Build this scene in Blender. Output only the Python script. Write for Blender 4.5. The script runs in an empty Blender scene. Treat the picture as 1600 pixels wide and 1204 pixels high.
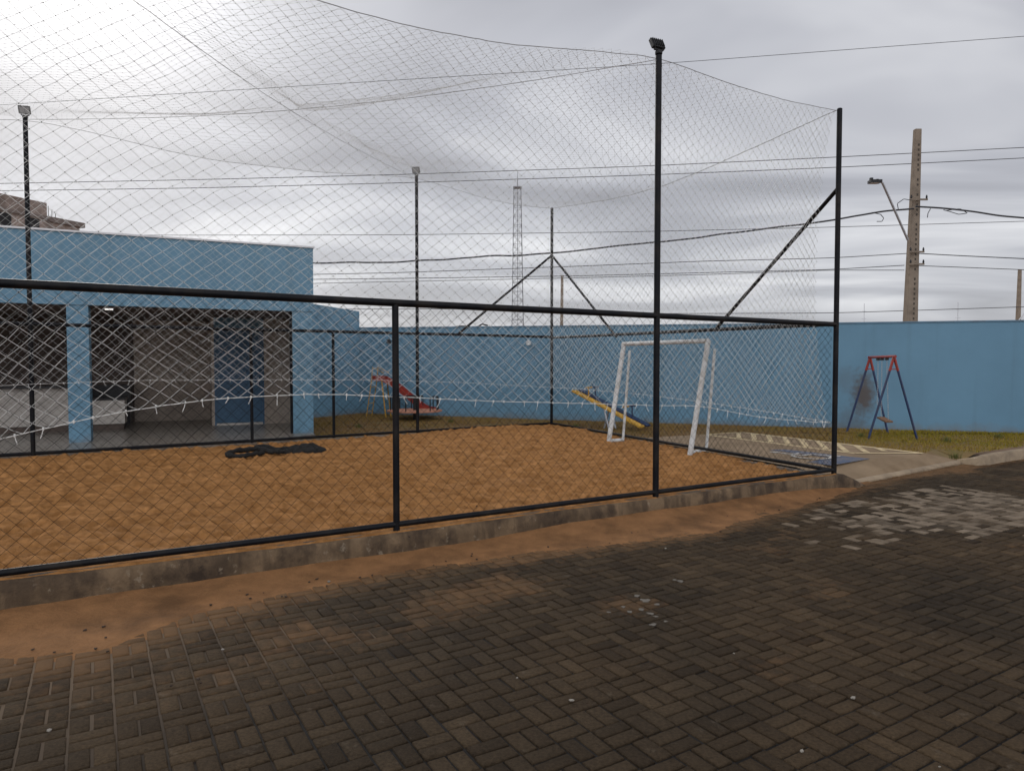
import bpy, bmesh, math, random
import numpy as np
from mathutils import Vector, Matrix
random.seed(7); rng = np.random.default_rng(7)
sc = bpy.context.scene
C = sc.collection
rad = math.radians
H = 1.8                                      # eye height of the photographer above the street
FPX, CX, CY, HY = 1081.0, 800.0, 602.0, 565.0   # focal length and horizon measured on the 1600 px photograph
PITCH = math.atan((CY - HY) / FPX)

# ---------------------------------------------------------------- camera
cd = bpy.data.cameras.new('camera'); cam = bpy.data.objects.new('camera', cd); C.objects.link(cam)
cam.location = (0, 0, H); cam.rotation_euler = (math.pi / 2 - PITCH, 0, 0)
cd.sensor_width = 36; cd.lens = FPX / 1600 * 36; cd.clip_start = .05; cd.clip_end = 5000
sc.camera = cam

# ---------------------------------------------------------------- world: overcast sky
SUN_AZ, SUN_EL = rad(-33), rad(27)
sundir = Vector((math.sin(SUN_AZ) * math.cos(SUN_EL), math.cos(SUN_AZ) * math.cos(SUN_EL), math.sin(SUN_EL)))
w = bpy.data.worlds.new('World'); sc.world = w; w.use_nodes = True
nt = w.node_tree; nt.nodes.clear()
def N(t, **kw):
    n = nt.nodes.new(t)
    for k, v in kw.items(): setattr(n, k, v)
    return n
def wire(a, b): nt.links.new(a, b)
def wmath(op, a, b=None, c=None):
    n = N('ShaderNodeMath', operation=op)
    for i, x in enumerate((a, b, c)):
        if x is None: continue
        if isinstance(x, (int, float)): n.inputs[i].default_value = x
        else: wire(x, n.inputs[i])
    return n.outputs[0]
tc = N('ShaderNodeTexCoord'); sep = N('ShaderNodeSeparateXYZ'); wire(tc.outputs['Generated'], sep.inputs[0])
zc = wmath('MAXIMUM', sep.outputs['Z'], 0.0)
den = wmath('ADD', zc, 0.10)
comb = N('ShaderNodeCombineXYZ')
wire(wmath('DIVIDE', sep.outputs['X'], den), comb.inputs[0]); wire(wmath('DIVIDE', sep.outputs['Y'], den), comb.inputs[1])
mp = N('ShaderNodeMapping'); mp.inputs['Rotation'].default_value = (0, 0, rad(14)); mp.inputs['Scale'].default_value = (.50, .88, 1)
wire(comb.outputs[0], mp.inputs[0])
n1 = N('ShaderNodeTexNoise'); n1.inputs['Scale'].default_value = .95; n1.inputs['Detail'].default_value = 5; n1.inputs['Roughness'].default_value = .5; n1.inputs['Distortion'].default_value = .6
wire(mp.outputs[0], n1.inputs['Vector'])
n2 = N('ShaderNodeTexNoise'); n2.inputs['Scale'].default_value = .42; n2.inputs['Detail'].default_value = 3
wire(mp.outputs[0], n2.inputs['Vector'])
mixn = wmath('ADD', wmath('MULTIPLY', n1.outputs['Fac'], .62), wmath('MULTIPLY', n2.outputs['Fac'], .38))
ramp = N('ShaderNodeValToRGB'); e = ramp.color_ramp.elements
e[0].position = .40; e[0].color = (.36, .365, .405, 1); e[1].position = .60; e[1].color = (.92, .925, .955, 1)
m_ = ramp.color_ramp.elements.new(.49); m_.color = (.54, .55, .60, 1)
wire(mixn, ramp.inputs[0])
# brighter band of thin cloud low over the horizon
low = wmath('POWER', wmath('SUBTRACT', 1.0, wmath('MINIMUM', wmath('MULTIPLY', zc, 3.4), 1.0)), 2.0)
lowmix = N('ShaderNodeMixRGB', blend_type='MIX'); lowmix.inputs[2].default_value = (.76, .775, .81, 1)
wire(wmath('MULTIPLY', low, .42), lowmix.inputs[0]); wire(ramp.outputs[0], lowmix.inputs[1])
# the sun glowing through the cloud
dot = N('ShaderNodeVectorMath', operation='DOT_PRODUCT'); dot.inputs[1].default_value = sundir
nrm = N('ShaderNodeVectorMath', operation='NORMALIZE'); wire(tc.outputs['Generated'], nrm.inputs[0]); wire(nrm.outputs[0], dot.inputs[0])
dm = wmath('MAXIMUM', dot.outputs['Value'], 0.0)
glow = wmath('ADD', wmath('MULTIPLY', wmath('POWER', dm, 60.0), .75), wmath('MULTIPLY', wmath('POWER', dm, 9.0), .24))
gc = N('ShaderNodeMixRGB', blend_type='ADD'); gc.inputs[0].default_value = 1
gcol = N('ShaderNodeMixRGB', blend_type='MULTIPLY'); gcol.inputs[0].default_value = 1; gcol.inputs[1].default_value = (1, .99, .97, 1)
wire(glow, gcol.inputs[2]); wire(lowmix.outputs[0], gc.inputs[1]); wire(gcol.outputs[0], gc.inputs[2])
# unseen sky behind the photographer, brightened to front-light walls, goal and nets
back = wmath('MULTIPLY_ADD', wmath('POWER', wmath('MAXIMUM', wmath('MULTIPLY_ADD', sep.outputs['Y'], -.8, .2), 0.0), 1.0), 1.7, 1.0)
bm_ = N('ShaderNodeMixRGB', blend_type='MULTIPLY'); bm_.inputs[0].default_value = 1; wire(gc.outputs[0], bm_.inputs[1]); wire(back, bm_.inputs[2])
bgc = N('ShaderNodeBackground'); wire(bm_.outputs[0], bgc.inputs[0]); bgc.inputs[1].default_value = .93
sky = N('ShaderNodeTexSky', sky_type='NISHITA'); sky.sun_disc = False; sky.sun_elevation = SUN_EL; sky.sun_rotation = SUN_AZ
bgs = N('ShaderNodeBackground'); wire(sky.outputs[0], bgs.inputs[0]); bgs.inputs[1].default_value = .08
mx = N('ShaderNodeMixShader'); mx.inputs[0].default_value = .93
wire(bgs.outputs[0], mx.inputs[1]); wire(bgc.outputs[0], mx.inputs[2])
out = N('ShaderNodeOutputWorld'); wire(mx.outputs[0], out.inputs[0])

sd = bpy.data.lights.new('sun', 'SUN'); sd.energy = 1.1; sd.angle = rad(12); sd.color = (1, .96, .9)
so = bpy.data.objects.new('sun', sd); C.objects.link(so); so.rotation_euler = (-sundir).to_track_quat('-Z', 'Y').to_euler()
so.location = sundir * 60

sc.view_settings.view_transform = 'Standard'; sc.view_settings.look = 'None'
sc.view_settings.exposure = 0.0; sc.view_settings.gamma = 1; sc.view_settings.use_curve_mapping = False
sc.render.engine = 'CYCLES'; sc.cycles.max_bounces = 6; sc.cycles.use_denoising = True

# ---------------------------------------------------------------- survey helpers (photo pixel -> place)
def ray(x, y):
    u = (x - CX) / FPX; v = (CY - y) / FPX
    return np.array([u, math.cos(PITCH) + v * math.sin(PITCH), -math.sin(PITCH) + v * math.cos(PITCH)])
def on_z(x, y, z=0.):
    r = ray(x, y); return r * ((z - H) / r[2]) + np.array([0, 0, H])
def on_y(x, y, Y):
    r = ray(x, y); return r * (Y / r[1]) + np.array([0, 0, H])
def on_plane(x, y, P0, d):
    r = ray(x, y); n = np.array([-d[1], d[0]]); t = (np.asarray(P0)[:2] @ n) / (r[:2] @ n); return r * t + np.array([0, 0, H])
RV = np.array([.8564, .5163]); LV = np.array([-.5163, .8564])     # along / across the street
def RL(r, l, z=0.): p = RV * r + LV * l; return np.array([p[0], p[1], z])

# ---------------------------------------------------------------- value noise
def _h(ix, iy, s):
    n = (ix.astype(np.int64) * 374761393 + iy.astype(np.int64) * 668265263 + s * 974711) & 0x7fffffff
    n = ((n ^ (n >> 13)) * 1274126177) & 0x7fffffff
    return ((n ^ (n >> 16)) & 0xffff) / 65535.
def vnoise(x, y, s=0):
    x = np.asarray(x, float); y = np.asarray(y, float)
    ix = np.floor(x); iy = np.floor(y); fx = x - ix; fy = y - iy
    fx = fx * fx * (3 - 2 * fx); fy = fy * fy * (3 - 2 * fy)
    a = _h(ix, iy, s); b = _h(ix + 1, iy, s); c = _h(ix, iy + 1, s); d = _h(ix + 1, iy + 1, s)
    return (a + (b - a) * fx) * (1 - fy) + (c + (d - c) * fx) * fy
def fbm(x, y, s=0, o=4):
    t = 0; a = .5
    for i in range(o): t = t + a * vnoise(x * 2 ** i, y * 2 ** i, s + i * 17); a *= .5
    return t

# ---------------------------------------------------------------- mesh builder
class MB:
    def __init__(s): s.v = []; s.f = []; s.n = 0
    def add(s, verts, faces):
        verts = np.asarray(verts, float).reshape(-1, 3)
        s.v.append(verts); o = s.n
        s.f.extend([tuple(int(i) + o for i in f) for f in faces]); s.n += len(verts)
    def box(s, lo, hi, ax=None, org=(0, 0, 0)):
        """box between lo and hi in the frame (ax[0], ax[1], z) at org"""
        x0, y0, z0 = lo; x1, y1, z1 = hi
        p = np.array([(x0, y0, z0), (x1, y0, z0), (x1, y1, z0), (x0, y1, z0), (x0, y0, z1), (x1, y0, z1), (x1, y1, z1), (x0, y1, z1)], float)
        if ax is not None:
            a, b = np.array([ax[0][0], ax[0][1], 0]), np.array([ax[1][0], ax[1][1], 0])
            p = p[:, :1] * a + p[:, 1:2] * b + p[:, 2:] * np.array([0, 0, 1.])
        s.add(p + np.asarray(org, float), [(3, 2, 1, 0), (4, 5, 6, 7), (0, 1, 5, 4), (1, 2, 6, 5), (2, 3, 7, 6), (3, 0, 4, 7)])
    def bar(s, a, b, w, h=None, up=(0, 0, 1)):
        """rectangular bar from a to b, w wide and h high"""
        a = np.asarray(a, float); b = np.asarray(b, float); h = h or w
        t = b - a; t /= np.linalg.norm(t); up = np.asarray(up, float)
        if abs(t @ up) > .99: up = np.array([1., 0, 0])
        x = np.cross(t, up); x /= np.linalg.norm(x); y = np.cross(x, t)
        q = [(-1, -1), (1, -1), (1, 1), (-1, 1)]
        s.add([a + x * i * w / 2 + y * j * h / 2 for i, j in q] + [b + x * i * w / 2 + y * j * h / 2 for i, j in q],
              [(0, 1, 2, 3), (7, 6, 5, 4), (0, 4, 5, 1), (1, 5, 6, 2), (2, 6, 7, 3), (3, 7, 4, 0)])
    def tube(s, pts, r, k=10, cap=True):
        P = np.asarray(pts, float); n = len(P)
        T = np.gradient(P, axis=0); T /= np.linalg.norm(T, axis=1)[:, None] + 1e-12
        ref = np.array([0, 0, 1.]) if np.abs(T[:, 2]).mean() < .8 else np.array([.6, .8, 0.])
        X = np.cross(T, ref); X /= np.linalg.norm(X, axis=1)[:, None] + 1e-12; Y = np.cross(X, T)
        r = np.broadcast_to(np.asarray(r, float), (n,))
        a = np.arange(k) * 2 * math.pi / k
        V = P[:, None] + (X[:, None] * np.cos(a)[None, :, None] + Y[:, None] * np.sin(a)[None, :, None]) * r[:, None, None]
        f = []
        for i in range(n - 1):
            for j in range(k):
                j2 = (j + 1) % k; f.append((i * k + j, i * k + j2, (i + 1) * k + j2, (i + 1) * k + j))
        if cap: f.append(tuple(range(k))[::-1]); f.append(tuple((n - 1) * k + j for j in range(k)))
        s.add(V.reshape(-1, 3), f)
    def prism(s, poly, z0, z1):
        n = len(poly); v = [(p[0], p[1], z0) for p in poly] + [(p[0], p[1], z1) for p in poly]
        s.add(v, [tuple(range(n))[::-1], tuple(range(n, 2 * n))] + [(i, (i + 1) % n, n + (i + 1) % n, n + i) for i in range(n)])
    def disc(s, c, r, h, k=20):
        s.tube([np.asarray(c, float), np.asarray(c, float) + np.array([0, 0, h])], r, k)
    def build(s, name, m, parent=None, smooth=False, bevel=0, local=False):
        v = np.concatenate(s.v)
        if parent is not None and not local:
            v = v - np.array(world_loc(parent))
        me = bpy.data.meshes.new(name); me.from_pydata(v.tolist(), [], s.f); me.materials.append(m)
        o = bpy.data.objects.new(name, me); C.objects.link(o)
        if parent is not None: o.parent = parent
        if smooth:
            me.shade_smooth()
            try: me.set_sharp_from_angle(angle=rad(40))
            except Exception: pass
        if bevel:
            b = o.modifiers.new('bevel', 'BEVEL'); b.width = bevel; b.segments = 2; b.limit_method = 'ANGLE'
        return o
def world_loc(o):
    l = Vector(o.location)
    while o.parent: o = o.parent; l = l + Vector(o.location)
    return l
def fast(name, V, F, m, parent=None):
    """numpy mesh of equal-sided faces"""
    V = np.asarray(V, np.float32)
    if parent is not None: V = V - np.array(world_loc(parent), np.float32)
    F = np.asarray(F, np.int32); k = F.shape[1]
    me = bpy.data.meshes.new(name); me.vertices.add(len(V)); me.vertices.foreach_set('co', V.ravel())
    me.loops.add(F.size); me.loops.foreach_set('vertex_index', F.ravel())
    me.polygons.add(len(F)); me.polygons.foreach_set('loop_start', np.arange(len(F), dtype=np.int32) * k)
    me.update(calc_edges=True); me.validate()
    me.materials.append(m); o = bpy.data.objects.new(name, me); C.objects.link(o)
    if parent is not None: o.parent = parent
    return o
def attr(o, name, vals):
    a = o.data.attributes.new(name, 'FLOAT', 'POINT'); a.data.foreach_set('value', np.asarray(vals, np.float32))
def tag(o, label, cat, group=None, kind=None):
    if label: o['label'] = label
    if cat: o['category'] = cat
    if group: o['group'] = group
    if kind: o['kind'] = kind
    return o
def struct(o, label, cat):
    return tag(o, label, cat, None, 'structure')
def thing(name, label, cat, loc, group=None):
    o = bpy.data.objects.new(name, None); C.objects.link(o); o.location = tuple(float(x) for x in loc); o.empty_display_size = .2
    return tag(o, label, cat, group)
def dup(t, loc, label=None, rz=None):
    r = t.copy(); C.objects.link(r); r.location = tuple(float(x) for x in loc)
    if rz is not None: r.rotation_euler = (0, 0, rz)
    if label: r['label'] = label
    for ch in list(t.children):
        c = ch.copy(); C.objects.link(c); c.parent = r
        for g in list(ch.children):
            d = g.copy(); C.objects.link(d); d.parent = c
    return r

# ---------------------------------------------------------------- materials
def nodes_of(m): return m.node_tree, m.node_tree.nodes['Principled BSDF']
def mat(name, col, rough=.75, var=.12, scale=6., bump=0., bscale=40., metallic=0., spec=.4, dirt=None, col2=None, dscale=2., damt=.5):
    m = bpy.data.materials.new(name); m.use_nodes = True; t = m.node_tree; b = t.nodes['Principled BSDF']
    L = t.links.new
    g = t.nodes.new('ShaderNodeNewGeometry')
    nz = t.nodes.new('ShaderNodeTexNoise'); nz.inputs['Scale'].default_value = scale; nz.inputs['Detail'].default_value = 6; nz.inputs['Roughness'].default_value = .6
    L(g.outputs['Position'], nz.inputs['Vector'])
    r = t.nodes.new('ShaderNodeValToRGB'); e = r.color_ramp.elements
    lo = [c * (1 - var) for c in col]; hi = [min(1, c * (1 + var)) for c in (col2 or col)]
    e[0].position = .3; e[0].color = (*lo, 1); e[1].position = .7; e[1].color = (*hi, 1)
    L(nz.outputs['Fac'], r.inputs[0]); c_out = r.outputs[0]
    if dirt:
        n2 = t.nodes.new('ShaderNodeTexNoise'); n2.inputs['Scale'].default_value = dscale; n2.inputs['Detail'].default_value = 8; n2.inputs['Roughness'].default_value = .65
        L(g.outputs['Position'], n2.inputs['Vector'])
        r2 = t.nodes.new('ShaderNodeValToRGB'); e2 = r2.color_ramp.elements
        e2[0].position = .46; e2[0].color = (0, 0, 0, 1); e2[1].position = .66; e2[1].color = (damt, damt, damt, 1)
        L(n2.outputs['Fac'], r2.inputs[0])
        mxn = t.nodes.new('ShaderNodeMixRGB'); mxn.inputs[2].default_value = (*dirt, 1)
        L(r2.outputs[0], mxn.inputs[0]); L(c_out, mxn.inputs[1]); c_out = mxn.outputs[0]
    L(c_out, b.inputs['Base Color'])
    b.inputs['Roughness'].default_value = rough; b.inputs['Metallic'].default_value = metallic
    b.inputs['Specular IOR Level'].default_value = spec
    if bump:
        n3 = t.nodes.new('ShaderNodeTexNoise'); n3.inputs['Scale'].default_value = bscale; n3.inputs['Detail'].default_value = 5
        L(g.outputs['Position'], n3.inputs['Vector'])
        bp = t.nodes.new('ShaderNodeBump'); bp.inputs['Strength'].default_value = bump; bp.inputs['Distance'].default_value = .02
        L(n3.outputs['Fac'], bp.inputs['Height']); L(bp.outputs[0], b.inputs['Normal'])
    return m
def nodes_of(m): return m.node_tree, m.node_tree.nodes['Principled BSDF']

M_BLACK = mat('black_pipe_paint', (.0035, .004, .006), .5, .3, 9, .05, 60, spec=.16, dirt=(.035, .026, .018), dscale=5, damt=.35)
M_LINK = mat('chain_link_wire', (.010, .0095, .009), .7, .3, 20, spec=.1)
M_NET = mat('white_net_cord', (.82, .82, .80), .8, .1, 12)
def translucent(m, col, f):
    t, b = nodes_of(m); tr = t.nodes.new('ShaderNodeBsdfTranslucent'); tr.inputs[0].default_value = (*col, 1)
    ms = t.nodes.new('ShaderNodeMixShader'); ms.inputs[0].default_value = f
    o_ = [n for n in t.nodes if n.type == 'OUTPUT_MATERIAL'][0]
    t.links.new(b.outputs[0], ms.inputs[1]); t.links.new(tr.outputs[0], ms.inputs[2]); t.links.new(ms.outputs[0], o_.inputs[0])
M_CORD = mat('grey_net_cord', (.26, .255, .25), .85, .2, 20)
M_ROPE = mat('white_rope', (.80, .79, .76), .8, .1, 20)
translucent(M_NET, (.85, .85, .83), .5); translucent(M_ROPE, (.8, .8, .78), .35)
M_WHITE = mat('white_chipped_paint', (.54, .55, .54), .5, .1, 12, dirt=(.32, .27, .22), dscale=9, damt=.7)
M_GALV = mat('galvanised_steel', (.42, .43, .45), .45, .15, 10, metallic=.6)
M_DARK = mat('dark_rubber', (.014, .014, .015), .7, .3, 20, .3, 60)
M_RED = mat('red_paint', (.25, .022, .014), .45, .15, 15, dirt=(.12, .05, .03), dscale=12, damt=.5)
M_NAVY = mat('navy_paint', (.014, .03, .085), .45, .2, 12, dirt=(.06, .05, .045), dscale=10, damt=.4)
M_YEL = mat('yellow_paint', (.55, .31, .035), .5, .12, 14, dirt=(.2, .12, .06), dscale=12, damt=.5)
M_ORANGE = mat('faded_orange_paint', (.46, .20, .12), .6, .15, 14, dirt=(.2, .12, .08), dscale=8, damt=.5)
M_WOOD = mat('worn_wood', (.16, .085, .045), .7, .2, 14)
M_PLATE = mat('lamp_glass', (.25, .26, .27), .15, .05, 10)
M_TILE_W = mat('white_wall_tile', (.42, .385, .345), .3, .06, 3)
M_BEIGE = mat('beige_render', (.33, .275, .225), .8, .08, 2, dirt=(.14, .11, .09), dscale=1.2, damt=.4)
M_CEIL = mat('brown_ceiling', (.13, .10, .085), .8, .1, 2)
M_DOOR = mat('blue_door', (.04, .095, .16), .5, .1, 3)
M_TEAL = mat('dark_blue_panel', (.03, .07, .10), .5, .1, 3)
M_GRANITE = mat('dark_granite', (.02, .02, .022), .3, .5, 60)
M_ALU = mat('white_metal_flashing', (.62, .63, .65), .45, .06, 4)

def stucco(name, col, stain=None):
    """painted render: faint roller clouds, vertical rain streaks, soil splash at the foot"""
    m = mat(name, col, .82, .07, 1.1, .18, 70); t, b = nodes_of(m); L = t.links.new
    src = b.inputs['Base Color'].links[0].from_socket
    g = t.nodes.new('ShaderNodeNewGeometry')
    mp = t.nodes.new('ShaderNodeMapping'); mp.inputs['Scale'].default_value = (3.2, 3.2, .16); L(g.outputs['Position'], mp.inputs[0])
    nz = t.nodes.new('ShaderNodeTexNoise'); nz.inputs['Scale'].default_value = 1.4; nz.inputs['Detail'].default_value = 6; L(mp.outputs[0], nz.inputs['Vector'])
    r = t.nodes.new('ShaderNodeValToRGB'); r.color_ramp.elements[0].position = .5; r.color_ramp.elements[0].color = (0, 0, 0, 1)
    r.color_ramp.elements[1].position = .78; r.color_ramp.elements[1].color = (.42, .42, .42, 1); L(nz.outputs['Fac'], r.inputs[0])
    mx = t.nodes.new('ShaderNodeMixRGB'); mx.inputs[2].default_value = (col[0] * .72, col[1] * .68, col[2] * .62, 1); L(r.outputs[0], mx.inputs[0]); L(src, mx.inputs[1]); src = mx.outputs[0]
    # soil splash low down
    sp = t.nodes.new('ShaderNodeSeparateXYZ'); L(g.outputs['Position'], sp.inputs[0])
    n2 = t.nodes.new('ShaderNodeTexNoise'); n2.inputs['Scale'].default_value = 3.5; n2.inputs['Detail'].default_value = 7; L(g.outputs['Position'], n2.inputs['Vector'])
    ma = t.nodes.new('ShaderNodeMath'); ma.operation = 'MULTIPLY_ADD'; L(n2.outputs['Fac'], ma.inputs[0]); ma.inputs[1].default_value = .45; L(sp.outputs['Z'], ma.inputs[2])
    mr = t.nodes.new('ShaderNodeMapRange'); mr.inputs['From Min'].default_value = .60; mr.inputs['From Max'].default_value = .36; mr.inputs['To Max'].default_value = .55; L(ma.outputs[0], mr.inputs['Value'])
    mx = t.nodes.new('ShaderNodeMixRGB'); mx.inputs[2].default_value = (.16, .11, .075, 1); L(mr.outputs[0], mx.inputs[0]); L(src, mx.inputs[1]); src = mx.outputs[0]
    if stain is not None:
        # a muddy splash with a soft ragged outline at one spot of the wall
        for (c, sx, sz, amt) in stain:
            vm = t.nodes.new('ShaderNodeVectorMath'); vm.operation = 'SUBTRACT'; L(g.outputs['Position'], vm.inputs[0]); vm.inputs[1].default_value = tuple(float(q) for q in c)
            v2 = t.nodes.new('ShaderNodeVectorMath'); v2.operation = 'MULTIPLY'; L(vm.outputs[0], v2.inputs[0]); v2.inputs[1].default_value = (1 / sx, 1 / sx, 1 / sz)
            ln = t.nodes.new('ShaderNodeVectorMath'); ln.operation = 'LENGTH'; L(v2.outputs[0], ln.inputs[0])
            nn = t.nodes.new('ShaderNodeTexNoise'); nn.inputs['Scale'].default_value = 9; nn.inputs['Detail'].default_value = 8; L(g.outputs['Position'], nn.inputs['Vector'])
            ad = t.nodes.new('ShaderNodeMath'); ad.operation = 'MULTIPLY_ADD'; L(nn.outputs['Fac'], ad.inputs[0]); ad.inputs[1].default_value = 1.1; L(ln.outputs['Value'], ad.inputs[2])
            mr = t.nodes.new('ShaderNodeMapRange'); mr.interpolation_type = 'SMOOTHSTEP'
            mr.inputs['From Min'].default_value = 1.8; mr.inputs['From Max'].default_value = .8; mr.inputs['To Max'].default_value = amt; L(ad.outputs[0], mr.inputs['Value'])
            mx = t.nodes.new('ShaderNodeMixRGB'); mx.inputs[2].default_value = (.085, .05, .028, 1); L(mr.outputs[0], mx.inputs[0]); L(src, mx.inputs[1]); src = mx.outputs[0]
    L(src, b.inputs['Base Color'])
    return m
BLUE = (.118, .230, .318)
M_BLUE = stucco('light_blue_render', BLUE)

# ---------------------------------------------------------------- ground
def plane_poly(name, poly, z, m):
    b = MB(); b.prism(poly, z - .3, z); return b.build(name, m)
M_EARTH = mat('bare_earth', (.20, .12, .07), .95, .3, .8, .3, 6)
b = MB(); b.add([(-1500, -1500, -.32), (1500, -1500, -.32), (1500, 1500, -.32), (-1500, 1500, -.32)], [(0, 1, 2, 3)])
struct(b.build('ground', M_EARTH), 'bare reddish earth stretching out beyond the walls', 'ground')

# sand edge against the paving: distance L at which the drifted sand ends, along R
SE_R = np.array([-6, -.54, -.02, .56, 1.52, 2.67, 3.64, 4.66, 5.51, 6.87, 8.86, 10.6])
SE_L = np.array([5.2, 5.22, 5.0, 5.35, 5.50, 5.53, 5.44, 5.24, 5.15, 5.40, 5.78, 6.1])
FT = 6.02                                      # front face of the court kerb (L)
def sand_edge(r): return np.interp(r, SE_R, SE_L)

# joints bed below the pavers
M_BED = mat('joint_sand', (.006, .0045, .0035), .95, .3, 6)
t, bs = nodes_of(M_BED); L = t.links.new
at = t.nodes.new('ShaderNodeAttribute'); at.attribute_name = 'sandy'
mxb = t.nodes.new('ShaderNodeMixRGB'); mxb.inputs[2].default_value = (.115, .078, .047, 1)
L(at.outputs['Fac'], mxb.inputs[0]); L(bs.inputs['Base Color'].links[0].from_socket, mxb.inputs[1]); L(mxb.outputs[0], bs.inputs['Base Color'])
def grid(r0, r1, dr, l0, l1, dl):
    rr = np.linspace(r0, r1, int((r1 - r0) / dr) + 1); ll = np.linspace(l0, l1, int((l1 - l0) / dl) + 1)
    Rg, Lg = np.meshgrid(rr, ll, indexing='ij'); a, c = Rg.shape
    i = np.arange((a - 1) * (c - 1)); q = (i // (c - 1)) * c + i % (c - 1)
    F = np.stack([q, q + c, q + c + 1, q + 1], 1)
    return Rg.ravel(), Lg.ravel(), F
def rl_xyz(r, l, z): 
    return np.stack([RV[0] * r + LV[0] * l, RV[1] * r + LV[1] * l, z], 1)
def sandiness(r, l):
    d = sand_edge(r) - l                         # >0 on the street side
    s = np.clip(1 - d / .45, 0, 1) ** 1.3
    leftpatch = np.clip((1.9 - r) / 1.6, 0, 1) * np.clip(1 - (d - .1) / 1.6, 0, 1) * (.35 + .9 * fbm(r * 1.1, l * 1.1, 5))
    spots = np.clip(fbm(r * .9 + 9, l * 1.3, 8) - .58, 0, 1) * 3.2
    return np.clip(s + leftpatch * .8 + spots, 0, 1)
r_, l_, F_ = grid(-6, 22, .12, -4, 6.5, .12)
bed = fast('street_bed', rl_xyz(r_, l_, np.full(len(r_), -.0125) + .006 * np.clip((.9 - r_) / 1.5, 0, 1) - .012 * 0), F_, M_BED)
attr(bed, 'sandy', np.clip(sandiness(r_, l_) * 1.5 + np.clip((.9 - r_) / 1.5, 0, 1) * .35, 0, 1)); struct(bed, 'sandy joint bed showing between the grey street pavers', 'street')

# pavers in a basket weave
BR, BL, R0, L0 = .199, .1815, -.1445, 3.56
M_PAV = mat('concrete_paver', (.051, .0385, .0262), .82, .32, 55, .6, 140, spec=.08)
t, bs = nodes_of(M_PAV); L = t.links.new
src = bs.inputs['Base Color'].links[0].from_socket
def A(n):
    a = t.nodes.new('ShaderNodeAttribute'); a.attribute_name = n; return a.outputs['Fac']
vmx = t.nodes.new('ShaderNodeMixRGB'); vmx.blend_type = 'MULTIPLY'; vmx.inputs[0].default_value = 1; L(src, vmx.inputs[1])
cr = t.nodes.new('ShaderNodeValToRGB'); cr.color_ramp.elements[0].color = (.50, .49, .50, 1); cr.color_ramp.elements[1].color = (1.5, 1.46, 1.36, 1); L(A('tone'), cr.inputs[0]); L(cr.outputs[0], vmx.inputs[2])
g = t.nodes.new('ShaderNodeNewGeometry')
nb = t.nodes.new('ShaderNodeTexNoise'); nb.inputs['Scale'].default_value = .7; nb.inputs['Detail'].default_value = 5; L(g.outputs['Position'], nb.inputs['Vector'])
crb = t.nodes.new('ShaderNodeValToRGB'); crb.color_ramp.elements[0].position = .35; crb.color_ramp.elements[0].color = (.72, .71, .70, 1); crb.color_ramp.elements[1].position = .68; crb.color_ramp.elements[1].color = (1.2, 1.1, .98, 1); L(nb.outputs['Fac'], crb.inputs[0])
v2 = t.nodes.new('ShaderNodeMixRGB'); v2.blend_type = 'MULTIPLY'; v2.inputs[0].default_value = 1; L(vmx.outputs[0], v2.inputs[1]); L(crb.outputs[0], v2.inputs[2])
# pale scuffs and mortar splashes
ns = t.nodes.new('ShaderNodeTexNoise'); ns.inputs['Scale'].default_value = 5.5; ns.inputs['Detail'].default_value = 9; ns.inputs['Roughness'].default_value = .72; L(g.outputs['Position'], ns.inputs['Vector'])
rs = t.nodes.new('ShaderNodeValToRGB'); rs.color_ramp.elements[0].position = .60; rs.color_ramp.elements[0].color = (0, 0, 0, 1); rs.color_ramp.elements[1].position = .76; rs.color_ramp.elements[1].color = (.6, .6, .6, 1); L(ns.outputs['Fac'], rs.inputs[0])
v3 = t.nodes.new('ShaderNodeMixRGB'); v3.inputs[2].default_value = (.14, .115, .088, 1); L(rs.outputs[0], v3.inputs[0]); L(v2.outputs[0], v3.inputs[1])
# sand dust
nd = t.nodes.new('ShaderNodeTexNoise'); nd.inputs['Scale'].default_value = 14; nd.inputs['Detail'].default_value = 6; L(g.outputs['Position'], nd.inputs['Vector'])
sm = t.nodes.new('ShaderNodeMath'); sm.operation = 'MULTIPLY_ADD'; L(nd.outputs['Fac'], sm.inputs[0]); sm.inputs[1].default_value = .9; L(A('sandy'), sm.inputs[2])
mr = t.nodes.new('ShaderNodeMapRange'); mr.inputs['From Min'].default_value = .72; mr.inputs['From Max'].default_value = 1.4; mr.inputs['To Max'].default_value = .72; L(sm.outputs[0], mr.inputs['Value'])
v4 = t.nodes.new('ShaderNodeMixRGB'); v4.inputs[2].default_value = (.17, .095, .046, 1); L(mr.outputs[0], v4.inputs[0]); L(v3.outputs[0], v4.inputs[1])
# old worn paint
npn = t.nodes.new('ShaderNodeTexNoise'); npn.inputs['Scale'].default_value = 7; npn.inputs['Detail'].default_value = 8; L(g.outputs['Position'], npn.inputs['Vector'])
pm = t.nodes.new('ShaderNodeMath'); pm.operation = 'MULTIPLY_ADD'; L(npn.outputs['Fac'], pm.inputs[0]); pm.inputs[1].default_value = .95; L(A('paint'), pm.inputs[2])
mp_ = t.nodes.new('ShaderNodeMapRange'); mp_.inputs['From Min'].default_value = .75; mp_.inputs['From Max'].default_value = 1.5; mp_.inputs['To Max'].default_value = .78; L(pm.outputs[0], mp_.inputs['Value'])
v5 = t.nodes.new('ShaderNodeMixRGB'); v5.inputs[2].default_value = (.26, .205, .15, 1); L(mp_.outputs[0], v5.inputs[0]); L(v4.outputs[0], v5.inputs[1])
L(v5.outputs[0], bs.inputs['Base Color'])

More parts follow.
